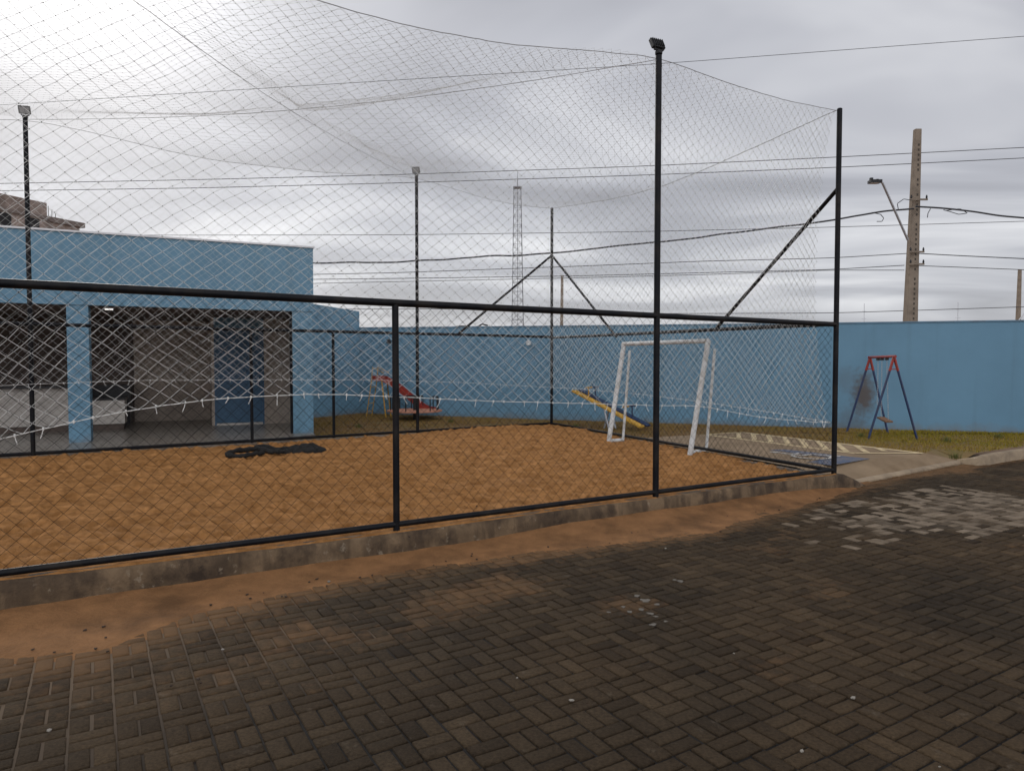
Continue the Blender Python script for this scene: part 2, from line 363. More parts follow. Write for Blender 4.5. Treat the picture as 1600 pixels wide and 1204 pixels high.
ii = np.arange(-32, 112); kk = np.arange(-42, 15)
I, K = np.meshgrid(ii, kk, indexing='ij'); I = I.ravel(); K = K.ravel()
rc = R0 + (I + .5) * BR; lc = L0 + (K + .5) * BL
keep = (lc < FT + .05) | ((rc > 8.9) & (lc < 6.35))
I, K, rc, lc = I[keep], K[keep], rc[keep], lc[keep]
vert = ((I + K) % 2 == 0)
cr_ = np.concatenate([np.where(vert, rc - BR / 4, rc), np.where(vert, rc + BR / 4, rc)])
cl_ = np.concatenate([np.where(vert, lc, lc - BL / 4), np.where(vert, lc, lc + BL / 4)])
hr = np.concatenate([np.where(vert, BR / 4, BR / 2)] * 2); hl = np.concatenate([np.where(vert, BL / 2, BL / 4)] * 2)
n = len(cr_); J = rng.uniform(.0042, .0074, n)
cr_ = cr_ + rng.normal(0, .0012, n) + .012 * (fbm(cl_ * .6, cr_ * .3, 31) - .5); cl_ = cl_ + rng.normal(0, .0012, n) + .03 * (fbm(cr_ * .35, cl_ * .2, 33) - .5)
z0 = rng.normal(0, .0020, n) + .012 * (fbm(cr_ * .7, cl_ * .7, 3) - .5); tx = rng.normal(0, .014, n); ty = rng.normal(0, .014, n); rot = rng.normal(0, .008, n)
bev = .0055
corners = [(-1, -1), (1, -1), (1, 1), (-1, 1)]
rings = []
for inset, dz in ((0, -.018), (0, -bev), (bev, 0)):
    ring = []
    for sx, sy in corners:
        dx = sx * (hr - J - inset); dy = sy * (hl - J - inset)
        rx = dx * np.cos(rot) - dy * np.sin(rot); ry = dx * np.sin(rot) + dy * np.cos(rot)
        ring.append(np.stack([cr_ + rx, cl_ + ry, z0 + dz + tx * rx + ty * ry], 1))
    rings.append(np.stack(ring, 1))
V = np.concatenate(rings, 1)                     # n x 12 x 3
VR, VL, VZ = V[..., 0].ravel(), V[..., 1].ravel(), V[..., 2].ravel()
base = (np.arange(n) * 12)[:, None]
fq = [(8, 9, 10, 11)]
for q in (0, 4):
    for j in range(4): fq.append((q + j, q + (j + 1) % 4, q + 4 + (j + 1) % 4, q + 4 + j))
F = np.concatenate([base + np.array(f)[None] for f in fq])
pav = fast('street_paving', rl_xyz(VR, VL, VZ), F, M_PAV)
tone = np.clip(rng.normal(.47, .15, n), 0, 1)
attr(pav, 'tone', np.repeat(tone, 12))
attr(pav, 'sandy', np.repeat(sandiness(cr_, cl_) * rng.uniform(.75, 1.1, n), 12))
pin = np.interp(cr_, [5.3, 6.2, 7.2, 8.3, 9.2, 10.6, 10.8], [0, .28, .55, .78, .94, .94, 0]) * ((cl_ > 3.55) & (cl_ < 5.25 + .25 * fbm(cr_ * 3, cl_ * 3, 4)))
pin = pin * np.where(cl_ < 3.95, np.clip((cr_ - 6.8) / 1.0, .15, 1), 1) * np.where(cl_ > 4.8, .75, 1)
clump = fbm(cr_ * 1.6, cl_ * 2.4, 77) * .55 + rng.random(n) * .45
pa = ((clump < pin * .80)).astype(float) * rng.uniform(.35, 1, n)
stray = (rng.random(n) < .10) & (cr_ > 8) & (cl_ < 3.5) & (cl_ > 2.9); pa[stray] = .8
attr(pav, 'paint', np.repeat(pa, 12))
struct(pav, 'dark grey basket-weave concrete pavers of the street', 'street')

# sand drifted from the court onto the paving
M_SAND = mat('court_sand', (.235, .110, .037), .95, .22, 8.0, .6, 34, spec=.08, col2=(.30, .148, .055), dirt=(.150, .064, .018), dscale=3.6, damt=.6)
M_DRIFT = mat('drifted_sand', (.205, .102, .043), .95, .2, 5, .6, 40, spec=.15, dirt=(.095, .048, .021), dscale=1.7, damt=.8)
r_, l_, F_ = grid(-6, 10.2, .03, 4.75, FT + .03, .02)
ed_ = sand_edge(r_) + .16 * (fbm(r_ * 1.6, l_ * 0 + 3, 12) - .5) + .05 * (fbm(r_ * 9, l_ * 9, 14) - .5)
u = (l_ - ed_) / np.maximum(FT - ed_, .1)
bankh = np.interp(r_, [-6, 0, 2, 3.3, 4.2, 5.2, 6.5, 7.6, 8.6, 9.6], [.05, .05, .05, .045, .10, .10, .10, .13, .12, .03])
z = np.where(u > 0, .006 + bankh * np.clip(u, 0, 1.1) ** 1.9, .012 * u * 6) + .022 * (fbm(r_ * 2.2, l_ * 2.2, 16) - .48) * np.clip(u + .2, 0, 1) + .006 * (fbm(r_ * 12, l_ * 12, 18) - .5)
z = np.where(r_ > 9.2, z - (r_ - 9.2) * .04, z); z = np.maximum(z, -.05)
o = fast('sand_drift', rl_xyz(r_, l_, z), F_, M_DRIFT); o.data.shade_smooth(); struct(o, 'strip of damp orange sand spilled along the foot of the kerb', 'sand')

# ---------------------------------------------------------------- sand court, kerbs
NP0, ND = np.array([-1.08, 6.42]), np.array([.8622, .5066]); NN = np.array([-ND[1], ND[0]])     # near fence axis
FP0, FD = np.array([-8.15, 11.73]), np.array([.8483, .5295])                                     # far fence axis
CORN = np.array([4.55, 9.72]); FARC = np.array([1.0, 17.44]); ED = (FARC - CORN) / np.linalg.norm(FARC - CORN)
ZK = .22
def npt(s, off=0., z=0.): p = NP0 + ND * s + NN * off; return np.array([p[0], p[1], z])
def fpt(s, off=0., z=0.): p = FP0 + FD * s + np.array([-FD[1], FD[0]]) * off; return np.array([p[0], p[1], z])
def ept(s, off=0., z=0.): p = CORN + ED * s + np.array([ED[1], -ED[0]]) * off; return np.array([p[0], p[1], z])   # off > 0: outside
S_L = -6.4                                        # near fence is built back to here
S_C = float((CORN - NP0) @ ND)

# court sand: bilinear quad between near and far fences
A0, A1 = npt(-9, -.05)[:2], CORN - NN * .05
B0, B1 = fpt(-6.5, -.05)[:2], FARC
nu, nv = 680, 330
uu, vv = np.meshgrid(np.linspace(0, 1, nu), np.linspace(0, 1, nv), indexing='ij')
P = (A0[None, None] * (1 - uu[..., None]) + A1 * uu[..., None]) * (1 - vv[..., None]) + (B0 * (1 - uu[..., None]) + B1 * uu[..., None]) * vv[..., None]
px, py = P[..., 0].ravel(), P[..., 1].ravel()
q1 = px * RV[0] + py * RV[1]; q2 = px * LV[0] + py * LV[1]
z = .165 + .05 * (fbm(px * .5, py * .5, 41) - .45) + .055 * (fbm(px * 3.2, py * 3.8, 42, 3) - .5) + .06 * np.abs(fbm(px * 4.4 + 4, py * 7.0, 43, 3) - .5) + .03 * (fbm(px * 8, py * 11, 47, 2) - .4) + .035 * (1 - np.abs(2 * vnoise(px * 5.2 + 2 * vnoise(px, py, 7), py * 8.5, 48) - 1)) ** 2 + .012 * (vnoise(q1 * 17, q2 * 17, 44) - .5)
pits = np.zeros_like(z)
cx_ = rng.uniform(px.min(), px.max(), 9000); cy_ = rng.uniform(py.min(), py.max(), 9000)
cell = {}
zi = z.reshape(nu, nv); PX = px.reshape(nu, nv); PY = py.reshape(nu, nv)
for c in range(9000):                              # footprints
    gx, gy = cx_[c], cy_[c]
    if gy < 3.5: continue
    # index window of the grid round the print
    bu = (gx - A0[0]) * ND[0] + (gy - A0[1]) * ND[1]; bv = (gx - A0[0]) * NN[0] + (gy - A0[1]) * NN[1]
    iu = int(bu / 15.7 * nu); iv = int(bv / 8.1 * nv)
    if not (-40 < iu < nu + 40 and -30 < iv < nv + 30): continue
    sl_ = (slice(max(0, iu - 60), max(0, iu + 60)), slice(max(0, iv - 30), max(0, iv + 30)))
    sub = (np.abs(PX[sl_] - gx) < .2) & (np.abs(PY[sl_] - gy) < .2)
    if not sub.any(): continue
    m = np.zeros(PX.shape, bool); m[sl_] = sub
    a_ = rng.normal(.25, .45); dx = PX[m] - gx; dy = PY[m] - gy
    k_s = random.uniform(.5, 1.15); lx = (dx * math.cos(a_) + dy * math.sin(a_)) / (.13 * k_s); ly = (-dx * math.sin(a_) + dy * math.cos(a_)) / (.06 * k_s)
    d2 = lx ** 2 + ly ** 2
    zi[m] += rng.uniform(.010, .036) * (.35 + 1.1 * float(fbm(np.array(gx * .45), np.array(gy * .45), 93))) * (-np.exp(-d2 ** 2 * 1.1) + .40 * np.exp(-(np.sqrt(d2) - 1.35) ** 2 * 7))
z = zi.ravel()
ke = np.clip(1 - vv.ravel() / .03, 0, 1)                    # sand lies on the top of the kerb
z = z * (1 - ke) + ke * (ZK + .006 + np.interp((px - NP0[0]) * ND[0] + (py - NP0[1]) * ND[1], [-9, -3, -1, 9], [.03, .03, 0, 0]) + .05 * (fbm(q1 * 2.3, q2 * 9, 46) - .42)); z = np.where(vv.ravel() < .001, .19, z)
z = z + .06 * np.exp(-(((px - .2) / 2.2) ** 2 + ((py - 16.1) / 1.3) ** 2))
i = np.arange((nu - 1) * (nv - 1)); q = (i // (nv - 1)) * nv + i % (nv - 1)
o = fast('sand_court', np.stack([px, py, z], 1), np.stack([q, q + nv, q + nv + 1, q + 1], 1), M_SAND); o.data.shade_smooth()
struct(o, 'trampled orange sand of the fenced court', 'sand')

# near kerb with the sloped end
M_KERB = mat('stained_concrete', (.100, .064, .034), .9, .25, 3.5, .4, 60, dirt=(.022, .013, .0075), dscale=2.6, damt=.95, col2=(.145, .096, .054))
t, bs = nodes_of(M_KERB); L = t.links.new; src = bs.inputs['Base Color'].links[0].from_socket
g = t.nodes.new('ShaderNodeNewGeometry'); mpk = t.nodes.new('ShaderNodeMapping'); mpk.inputs['Scale'].default_value = (5.5, 5.5, 1.0); L(g.outputs['Position'], mpk.inputs[0])
nk = t.nodes.new('ShaderNodeTexNoise'); nk.inputs['Scale'].default_value = 1.2; nk.inputs['Detail'].default_value = 7; L(mpk.outputs[0], nk.inputs['Vector'])
rk = t.nodes.new('ShaderNodeValToRGB'); rk.color_ramp.elements[0].position = .48; rk.color_ramp.elements[0].color = (0, 0, 0, 1); rk.color_ramp.elements[1].position = .60; rk.color_ramp.elements[1].color = (.58, .58, .58, 1); L(nk.outputs['Fac'], rk.inputs[0])
mk = t.nodes.new('ShaderNodeMixRGB'); mk.inputs[2].default_value = (.030, .018, .010, 1); L(rk.outputs[0], mk.inputs[0]); L(src, mk.inputs[1])
npk = t.nodes.new('ShaderNodeTexNoise'); npk.inputs['Scale'].default_value = 9; npk.inputs['Detail'].default_value = 8; npk.inputs['Roughness'].default_value = .7; L(g.outputs['Position'], npk.inputs['Vector'])
rk2 = t.nodes.new('ShaderNodeValToRGB'); rk2.color_ramp.elements[0].position = .60; rk2.color_ramp.elements[0].color = (0, 0, 0, 1); rk2.color_ramp.elements[1].position = .68; rk2.color_ramp.elements[1].color = (.7, .7, .7, 1); L(npk.outputs['Fac'], rk2.inputs[0])
mk2 = t.nodes.new('ShaderNodeMixRGB'); mk2.inputs[2].default_value = (.21, .165, .115, 1); L(rk2.outputs[0], mk2.inputs[0]); L(mk.outputs[0], mk2.inputs[1]); L(mk2.outputs[0], bs.inputs['Base Color'])
def kerb(pts, w0, prof, name, m):
    """extrude a left/right profile along a polyline"""
    P = np.asarray(pts, float); T = np.gradient(P[:, :2], axis=0); T /= np.linalg.norm(T, axis=1)[:, None]
    Nn = np.stack([-T[:, 1], T[:, 0]], 1); k = len(prof(0)); V = []
    for j in range(len(P)):
        for (o_, z_) in prof(j): V.append((P[j, 0] + Nn[j, 0] * o_, P[j, 1] + Nn[j, 1] * o_, z_))
    f = []
    for j in range(len(P) - 1):
        for a_ in range(k - 1): f.append((j * k + a_, j * k + a_ + 1, (j + 1) * k + a_ + 1, (j + 1) * k + a_))
    f.append(tuple(range(k))[::-1]); f.append(tuple((len(P) - 1) * k + a_ for a_ in range(k)))
    b = MB(); b.add(V, f); return b.build(name, m, smooth=True)
ks = np.arange(-9, S_C + .62, .06); kp = [npt(s) for s in ks]
wob = .010 * (fbm(ks * 2.2, ks * 0, 51) - .5); wz = .022 * (fbm(ks * 1.1, ks * 0, 52) - .5)
rag = .016 * (fbm(ks * 7, ks * 0 + 2, 57) - .5)
def prof(j):
    zt = ZK + wz[j] + rag[j] * .5 + np.interp(ks[j], [-9, -3, -1, 9], [.03, .03, .0, 0]); e_ = ks[j] - S_C
    if e_ > .12: zt = max(.02, zt - (e_ - .12) * .40)
    o_ = -.075 + wob[j]
    return [(o_ - .012, -.2), (o_ - .012 + rag[j] * .3, zt * .5), (o_, zt - .018), (o_ + .018, zt), (.07, zt - .004), (.078, -.2)]
struct(kerb(kp, .14, prof, 'court_kerb', M_KERB), 'stained concrete kerb carrying the near fence of the sand court', 'kerb')
M_EDGE = mat('dirty_concrete', (.17, .14, .11), .9, .2, 4, .3, 50, dirt=(.08, .05, .03), dscale=3, damt=.7)
b = MB(); b.bar(fpt(-6.6, 0, .07), np.array([FARC[0], FARC[1], .07]), .12, .27); struct(b.build('court_edging', M_EDGE), 'thin concrete edging under the far fence of the court', 'kerb')
b = MB(); b.bar(ept(.1, 0, .06), ept(8.4, 0, .06), .12, .25); struct(b.build('court_edging', M_EDGE), 'thin concrete edging under the end fence behind the goal', 'kerb')

# parking slab: flat part and the ramp down to the dropped kerb
M_SLAB = mat('pale_concrete_slab', (.215, .150, .088), .85, .1, 1.6, .2, 40, dirt=(.135, .088, .045), dscale=1.1, damt=.8)
RH, LH = np.array([.856, .516]), np.array([-.517, .856])
HO = np.array([5.24, 15.69]); HE = np.array([7.22, 12.05])                 # outer hatch line, far and near ends
def slab_pt(r, l): return HO + RH * r - LH * l                               # r<0 towards the court, l>0 towards the street
ramp_top = [ept(.75, .06)[:2], np.array([7.22, 12.05])]
dk0, dk1 = np.array([4.93, 10.12]), np.array([7.98, 12.30])                 # dropped kerb line
b = MB()
far_l = ept(5.05, .06)[:2]
top = [ramp_top[0], ramp_top[1], HO, far_l]
b.add([(*ramp_top[0], .205), (*ramp_top[1], .205), (*HO, .205), (*far_l, .205)], [(0, 1, 2, 3)])
b.add([(*ramp_top[0], .205), (*ramp_top[1], .205), (*dk1, .045), (*dk0, .045), (*npt(S_C + .12, .03)[:2], .12)], [(0, 4, 3, 2, 1)])
b.add([(*ramp_top[1], .205), (*HO, .205), (*HO, -.1), (*ramp_top[1], -.1), (*dk1, .045), (*dk1, -.1)], [(0, 3, 2, 1), (0, 4, 5, 3)])
struct(b.build('parking_slab', M_SLAB), 'pale concrete parking bay with a ramp down to the street', 'pavement')
kr = [dk0 + (dk1 - dk0) * t_ for t_ in np.linspace(-.06, 1, 26)]
def prof2(j):
    j_ = .004 * math.sin(j * 1.7); return [(-.09, -.1), (-.085, .022 + j_), (-.05, .05 + j_), (.05, .052), (.06, -.1)]
M_KERB2 = mat('grey_kerb_concrete', (.27, .205, .135), .9, .15, 4, .3, 50, dirt=(.13, .095, .065), dscale=3, damt=.7)
struct(kerb([(*p_, 0) for p_ in kr], .1, prof2, 'kerb', M_KERB2), 'low dropped kerb between the street and the parking bay', 'kerb')
# raised kerb beside the lawn
k2 = [dk1 + (dk1 - dk0) / np.linalg.norm(dk1 - dk0) * t_ for t_ in (0.0, .12, .25)]
RK0 = np.array([8.16, 12.0]); 
kk2 = [np.array([7.98, 12.30]), np.array([7.99, 12.20]), np.array([8.03, 12.10]), np.array([8.10, 12.04]), np.array([8.20, 12.05])] + [np.array([8.2, 12.05]) + np.array([.852, .523]) * t_ for t_ in np.linspace(.12, 6.6, 40)]
def prof3(j):
    zt = np.interp(j, [0, 1, 3, 5, 8], [.06, .09, .14, .165, .175]); return [(-.07, -.1), (-.068, zt - .03), (-.045, zt), (.05, zt), (.06, -.1)]
struct(kerb([(*p_, 0) for p_ in kk2], .14, prof3, 'kerb', M_KERB2), 'raised curved kerb along the green lawn by the swings', 'kerb')

# markings on the slab
M_YLINE = mat('worn_cream_line_paint', (.50, .39, .22), .7, .12, 8, dirt=(.27, .20, .115), dscale=7, damt=.75)
M_BSQ = mat('worn_blue_floor_paint', (.060, .080, .13), .8, .15, 5, dirt=(.17, .13, .09), dscale=5, damt=.9)
M_WSYM = mat('worn_white_floor_paint', (.40, .38, .35), .7, .1, 8, dirt=(.25, .22, .19), dscale=8, damt=.6)
def quadstrip(b, p, q, w_, z):
    p = np.asarray(p); q = np.asarray(q); d = (q - p) / np.linalg.norm(q - p); n_ = np.array([-d[1], d[0]]) * w_ / 2
    b.add([(*(p - n_), z), (*(q - n_), z), (*(q + n_), z), (*(p + n_), z)], [(0, 1, 2, 3)])
b = MB(); zl = .210
od = (HE - HO) / np.linalg.norm(HE - HO); onn = np.array([od[1], -od[0]])
if onn @ RH > 0: onn = -onn                                                      # towards the court
ol = np.linalg.norm(HE - HO)
ho, he = HO + onn * .07 + od * .06, HE + onn * .07
ih, ie = HO + onn * 1.18 + od * .06, HO + onn * 1.12 + od * (ol - .55)
quadstrip(b, ho, he, .13, zl); quadstrip(b, ih, ie, .12, zl)
quadstrip(b, ie + od * .0, he + onn * .05, .10, zl + .004)
quadstrip(b, ho + onn * .05, ih - onn * .05, .10, zl + .004)
for k in range(9):
    t_ = .02 + k * .415; e_ = min(1.06, 1.06 * (ol - .42 - t_) / 1.0) if t_ + .83 > ol - .5 else 1.06
    if e_ < .3: continue
    quadstrip(b, HO + onn * .14 + od * t_, HO + onn * e_ + od * (t_ + .83 * e_), .10, zl + .004)
struct(b.build('road_marking', M_YLINE), 'cream hatched strip painted beside the accessible parking bay', 'marking')
b = MB(); bq = [slab_pt(-2.18, 2.45), slab_pt(-1.85, 2.55), slab_pt(-1.72, 4.08), slab_pt(-2.92, 4.2), slab_pt(-2.95, 3.78), slab_pt(-2.16, 3.68)]
def fitz(p): return (p[0], p[1], zl)
bq = [p for p in bq]
b.add([fitz(p) for p in bq], [(5, 4, 3, 2, 1, 0)])
bm_sq = struct(b.build('road_marking', M_BSQ), 'faded blue border painted on the accessible parking bay', 'marking')
# wheelchair symbol: head, body, arm, leg and the wheel arc
b = MB(); c0 = slab_pt(-2.35, 3.3)
def sp(x, y): return c0 + RH * x + LH * y
def poly2(b, pts, z): b.add([(*p, z) for p in pts], [tuple(range(len(pts)))])
zs = zl + .004
poly2(b, [sp(-.02 + .085 * math.cos(a_), .56 + .085 * math.sin(a_)) for a_ in np.linspace(0, 2 * math.pi, 16, endpoint=False)], zs)
for p_, q_ in (((-.02, .44), (.02, .0)), ((-.0, .25), (.24, .25)), ((.02, .03), (.28, .03)), ((.28, .03), (.38, -.36)), ((.38, -.36), (.47, -.32))): quadstrip(b, sp(*p_), sp(*q_), .085, zs + .003 * (p_[1] < .2))
arc = [( .02 + .30 * math.cos(a_), -.14 + .30 * math.sin(a_)) for a_ in np.linspace(rad(115), rad(345), 18)]
for a_, c_ in zip(arc[:-1], arc[1:]): quadstrip(b, sp(*a_), sp(*c_), .075, zs + .006)
struct(b.build('road_marking', M_WSYM), 'white wheelchair symbol painted inside the faded blue border', 'marking')

# ---------------------------------------------------------------- lawn
WALL = [np.array([-6.1, 22.13]), np.array([1.12, 19.10]), np.array([8.02, 16.62]), np.array([13.4, 14.98])]
M_LAWN = mat('dry_lawn_soil', (.15, .095, .04), .95, .3, 2.5, .5, 25, dirt=(.11, .088, .024), dscale=.9, damt=.9)
lawn = [fpt(-10, .1)[:2], FARC + np.array([0, .1]), ept(5.05, .05)[:2], HO, HE, np.array([7.78, 12.66]), np.array([8.25, 12.22])] + [np.array([13.8, 15.6])] + WALL[::-1] + [np.array([-18, 26.])]
b = MB(); b.add([(*p, .19) for p in lawn], [tuple(range(len(lawn)))])
b.add([(*HE, .192), (7.78, 12.66, .19), (8.25, 12.22, .19), (8.02, 12.22, .07), (7.98, 12.29, .05)], [(0, 4, 1), (1, 4, 3, 2)])
struct(b.build('lawn', M_LAWN), 'patchy dry lawn between the court and the blue wall', 'lawn')
def inside(px, py, poly):
    c = np.zeros(len(px), bool); j = len(poly) - 1
    for i in range(len(poly)):
        xi, yi = poly[i]; xj, yj = poly[j]
        c ^= ((yi > py) != (yj > py)) & (px < (xj - xi) * (py - yi) / (yj - yi + 1e-12) + xi); j = i
    return c
M_GRASS = bpy.data.materials.new('short_grass'); M_GRASS.use_nodes = True
t, bs = nodes_of(M_GRASS); L = t.links.new
at = t.nodes.new('ShaderNodeAttribute'); at.attribute_name = 'tint'
cr = t.nodes.new('ShaderNodeValToRGB'); e = cr.color_ramp.elements
e[0].color = (.20, .115, .045, 1); e[1].color = (.17, .155, .012, 1); mm = e.new(.5); mm.color = (.22, .15, .03, 1); e.new(.78).color = (.21, .17, .016, 1)
L(at.outputs['Fac'], cr.inputs[0]); L(cr.outputs[0], bs.inputs['Base Color']); bs.inputs['Roughness'].default_value = .8; bs.inputs['Specular IOR Level'].default_value = .15
NB = 260000
gx = rng.uniform(-6, 13.6, NB); gy = rng.uniform(11.5, 22, NB)
green = np.clip((gx - 6.0) / 3, 0, 1) * .60 - .12 + .75 * (fbm(gx * .8, gy * .8, 61) - .42) + .22
dens = np.clip(.35 + .65 * green + .9 * (fbm(gx * 1.7, gy * 1.7, 63) - .45), .05, 1)
k = inside(gx, gy, lawn) & (rng.random(NB) < dens)
gx, gy, green = gx[k], gy[k], green[k]; n = len(gx)
a_ = rng.uniform(0, 2 * math.pi, n); hh = rng.uniform(.015, .055, n); ln = rng.uniform(-.03, .03, (n, 2)); ww = rng.uniform(.004, .009, n)
b0 = np.stack([gx - np.cos(a_) * ww, gy - np.sin(a_) * ww, np.full(n, .188)], 1); b1 = np.stack([gx + np.cos(a_) * ww, gy + np.sin(a_) * ww, np.full(n, .188)], 1)
tp = np.stack([gx + ln[:, 0], gy + ln[:, 1], .19 + hh], 1)
V = np.stack([b0, b1, tp], 1).reshape(-1, 3)
o = fast('grass', V, np.arange(3 * n).reshape(-1, 3), M_GRASS)
attr(o, 'tint', np.repeat(np.clip(green + rng.normal(0, .16, n), 0, 1), 3)); tag(o, 'short yellowish grass growing in patches on the lawn', 'grass', None, 'stuff')

# ---------------------------------------------------------------- boundary walls
st = on_plane(1350, 616, WALL[1], (WALL[2] - WALL[1]) / np.linalg.norm(WALL[2] - WALL[1]))
M_BWALL = stucco('blue_boundary_render', BLUE, [(st,   .28, .60, .82), (st + np.array([-.25, .1, -.75]), .40, .5, .35), (st + np.array([-.35, .1, .35]), .3, .35, .25)])
t_wall = thing('boundary_wall', 'long light blue rendered boundary wall behind the playground', 'wall', (1.12, 19.1, 0))
b = MB(); Zt = [2.85, 2.76, 2.71, 2.70]; th = .16
for i in range(3):
    p, q = WALL[i], WALL[i + 1]; d = (q - p) / np.linalg.norm(q - p); n_ = np.array([-d[1], d[0]]) * th
    v = [(*p, -.1), (*q, -.1), (*(q + n_), -.1), (*(p + n_), -.1), (*p, Zt[i]), (*q, Zt[i + 1]), (*(q + n_), Zt[i + 1]), (*(p + n_), Zt[i])]
    b.add(v, [(3, 2, 1, 0), (4, 5, 6, 7), (0, 1, 5, 4), (2, 3, 7, 6)] + ([(3, 0, 4, 7)] if i == 0 else []) + ([(1, 2, 6, 5)] if i == 2 else []))
b.build('wall', M_BWALL, t_wall)
b = MB()
for i in range(3):
    p, q = WALL[i], WALL[i + 1]; d = (q - p) / np.linalg.norm(q - p); n_ = np.array([-d[1], d[0]])
    a0, a1 = p - n_ * .015, p + n_ * (th + .015); c0_, c1_ = q - n_ * .015, q + n_ * (th + .015); h_ = .035
    b.add([(*a0, Zt[i] + .001), (*c0_, Zt[i + 1] + .001), (*c1_, Zt[i + 1] + .001), (*a1, Zt[i] + .001), (*a0, Zt[i] + h_), (*c0_, Zt[i + 1] + h_), (*c1_, Zt[i + 1] + h_), (*a1, Zt[i] + h_)],
          [(3, 2, 1, 0), (4, 5, 6, 7), (0, 1, 5, 4), (2, 3, 7, 6), (3, 0, 4, 7), (1, 2, 6, 5)])
b.build('coping', mat('bluish_coping', (.11, .20, .28), .85, .2, 2, dirt=(.08, .09, .10), dscale=2, damt=.7), t_wall)
t_side = thing('side_wall', 'taller light blue side wall running back from the clubhouse corner', 'wall', (-5.2, 20.7, 0))
s0, s1 = np.array([-6.2, 18.87]), np.array([-4.74, 21.54]); d = (s1 - s0) / np.linalg.norm(s1 - s0); n_ = np.array([-d[1], d[0]]) * .16
b = MB(); b.add([(*s0, -.1), (*s1, -.1), (*(s1 + n_), -.1), (*(s0 + n_), -.1), (*s0, 3.50), (*s1, 3.36), (*(s1 + n_), 3.36), (*(s0 + n_), 3.50)], [(3, 2, 1, 0), (4, 5, 6, 7), (0, 1, 5, 4), (1, 2, 6, 5), (2, 3, 7, 6), (3, 0, 4, 7)])
b.build('wall', M_BLUE, t_side)

# ---------------------------------------------------------------- clubhouse
UO = np.array([-4.331, 15.06]); UU = np.array([.9077, .4196]); UV = np.array([-.4196, .9077]); ZF = .25
M_FLOOR = mat('pale_porch_tile', (.21, .19, .165), .28, .06, 1.5, dirt=(.2, .15, .11), dscale=2, damt=.5)
t, bs = nodes_of(M_FLOOR); L = t.links.new; src = bs.inputs['Base Color'].links[0].from_socket
tcn = t.nodes.new('ShaderNodeNewGeometry'); mpn = t.nodes.new('ShaderNodeMapping'); mpn.inputs['Rotation'].default_value = (0, 0, -math.atan2(UU[1], UU[0])); L(tcn.outputs['Position'], mpn.inputs[0])
bk = t.nodes.new('ShaderNodeTexBrick'); bk.offset = 0; bk.inputs['Scale'].default_value = 1; bk.inputs['Brick Width'].default_value = .6; bk.inputs['Row Height'].default_value = .6; bk.inputs['Mortar Size'].default_value = .006
bk.inputs['Color1'].default_value = (1, 1, 1, 1); bk.inputs['Color2'].default_value = (.93, .93, .93, 1); bk.inputs['Mortar'].default_value = (.5, .48, .45, 1); L(mpn.outputs[0], bk.inputs['Vector'])
mxx = t.nodes.new('ShaderNodeMixRGB'); mxx.blend_type = 'MULTIPLY'; mxx.inputs[0].default_value = 1; L(src, mxx.inputs[1]); L(bk.outputs[0], mxx.inputs[2]); L(mxx.outputs[0], bs.inputs['Base Color'])
club = thing('clubhouse', 'single-storey light blue clubhouse with an open tiled porch and flat parapet', 'building', (*UO, 0))
AX = (UU, UV); ORG = (*UO, 0)
def cbox(b, lo, hi): b.box(lo, hi, AX, ORG)
UL = -10.5
b = MB(); b.add([(*(UO + UU * UL + UV * 6), ZF), (*(UO + UU * UL + UV * -.45), ZF), *[(*fpt(s_, .10)[:2], ZF) for s_ in (-3.0, 4.1)], (*(UO + UU * -.02 + UV * -.35), ZF), (*(UO + UU * .0 + UV * 3), ZF), (*(UO + UV * 6), ZF)],
            [(0, 1, 2, 3, 4, 5, 6)])
lip = [fpt(-3.0, .10), fpt(4.1, .10)]
b.add([(*lip[0][:2], ZF), (*lip[1][:2], ZF), (*lip[1][:2], .0), (*lip[0][:2], .0)], [(0, 3, 2, 1)])
b.add([(*lip[1][:2], ZF), (*(UO + UU * -.02 + UV * -.35), ZF), (*(UO + UU * -.02 + UV * -.35), 0), (*lip[1][:2], 0)], [(0, 3, 2, 1)])
b.build('floor', M_FLOOR, club)
b = MB(); cbox(b, (UL, -.02, 2.885), (.02, .20, 4.25)); b.build('parapet', M_BLUE, club)
b = MB(); cbox(b, (UL, -.05, 4.251), (.05, .24, 4.285)); b.build('flashing', M_ALU, club)
b = MB(); cbox(b, (UL, .201, 3.05), (-.0, 5.9, 3.2)); b.build('roof', M_ALU, club)
b = MB(); cbox(b, (UL, .201, 2.87), (-.12, 5.6, 2.93)); b.build('ceiling', M_CEIL, club)
for (u0, u1) in ((-4.54, -4.18), (-.42, .0), (-8.7, -8.35)):
    b = MB(); cbox(b, (u0, 0.0, -.05), (u1, .34, 2.884)); b.build('column', M_BLUE, club)
M_BROWN = mat('brown_cladding', (.085, .062, .05), .7, .2, 3)
b = MB(); cbox(b, (UL, 4.8, ZF), (-3.75, 4.95, 2.869)); b.build('wall', M_BROWN, club)['label'] = 'dark brown rear wall behind the bar counter'
b = MB(); cbox(b, (-3.749, 4.8, ZF), (-1.96, 4.95, 2.869)); cbox(b, (-1.96, 2.80, ZF), (-1.90, 4.95, 2.869)); b.build('wall', M_BEIGE, club)
b = MB(); cbox(b, (-.76, 2.80, ZF), (-.14, 2.95, 2.869)); b.build('wall', M_BEIGE, club)
b = MB(); cbox(b, (-1.899, 2.80, 2.62), (-.761, 2.93, 2.869)); b.build('lintel', M_BLUE, club)
b = MB(); cbox(b, (-.13, .345, ZF - .2), (.0, 5.7, 3.05)); cbox(b, (UL, 5.6, ZF - .2), (-.131, 5.7, 3.05)); b.build('wall', M_BLUE, club)
dr = MB(); cbox(dr, (-1.86, 2.84, ZF + .05), (-.80, 2.88, 2.615)); door = dr.build('door', M_DOOR, club)
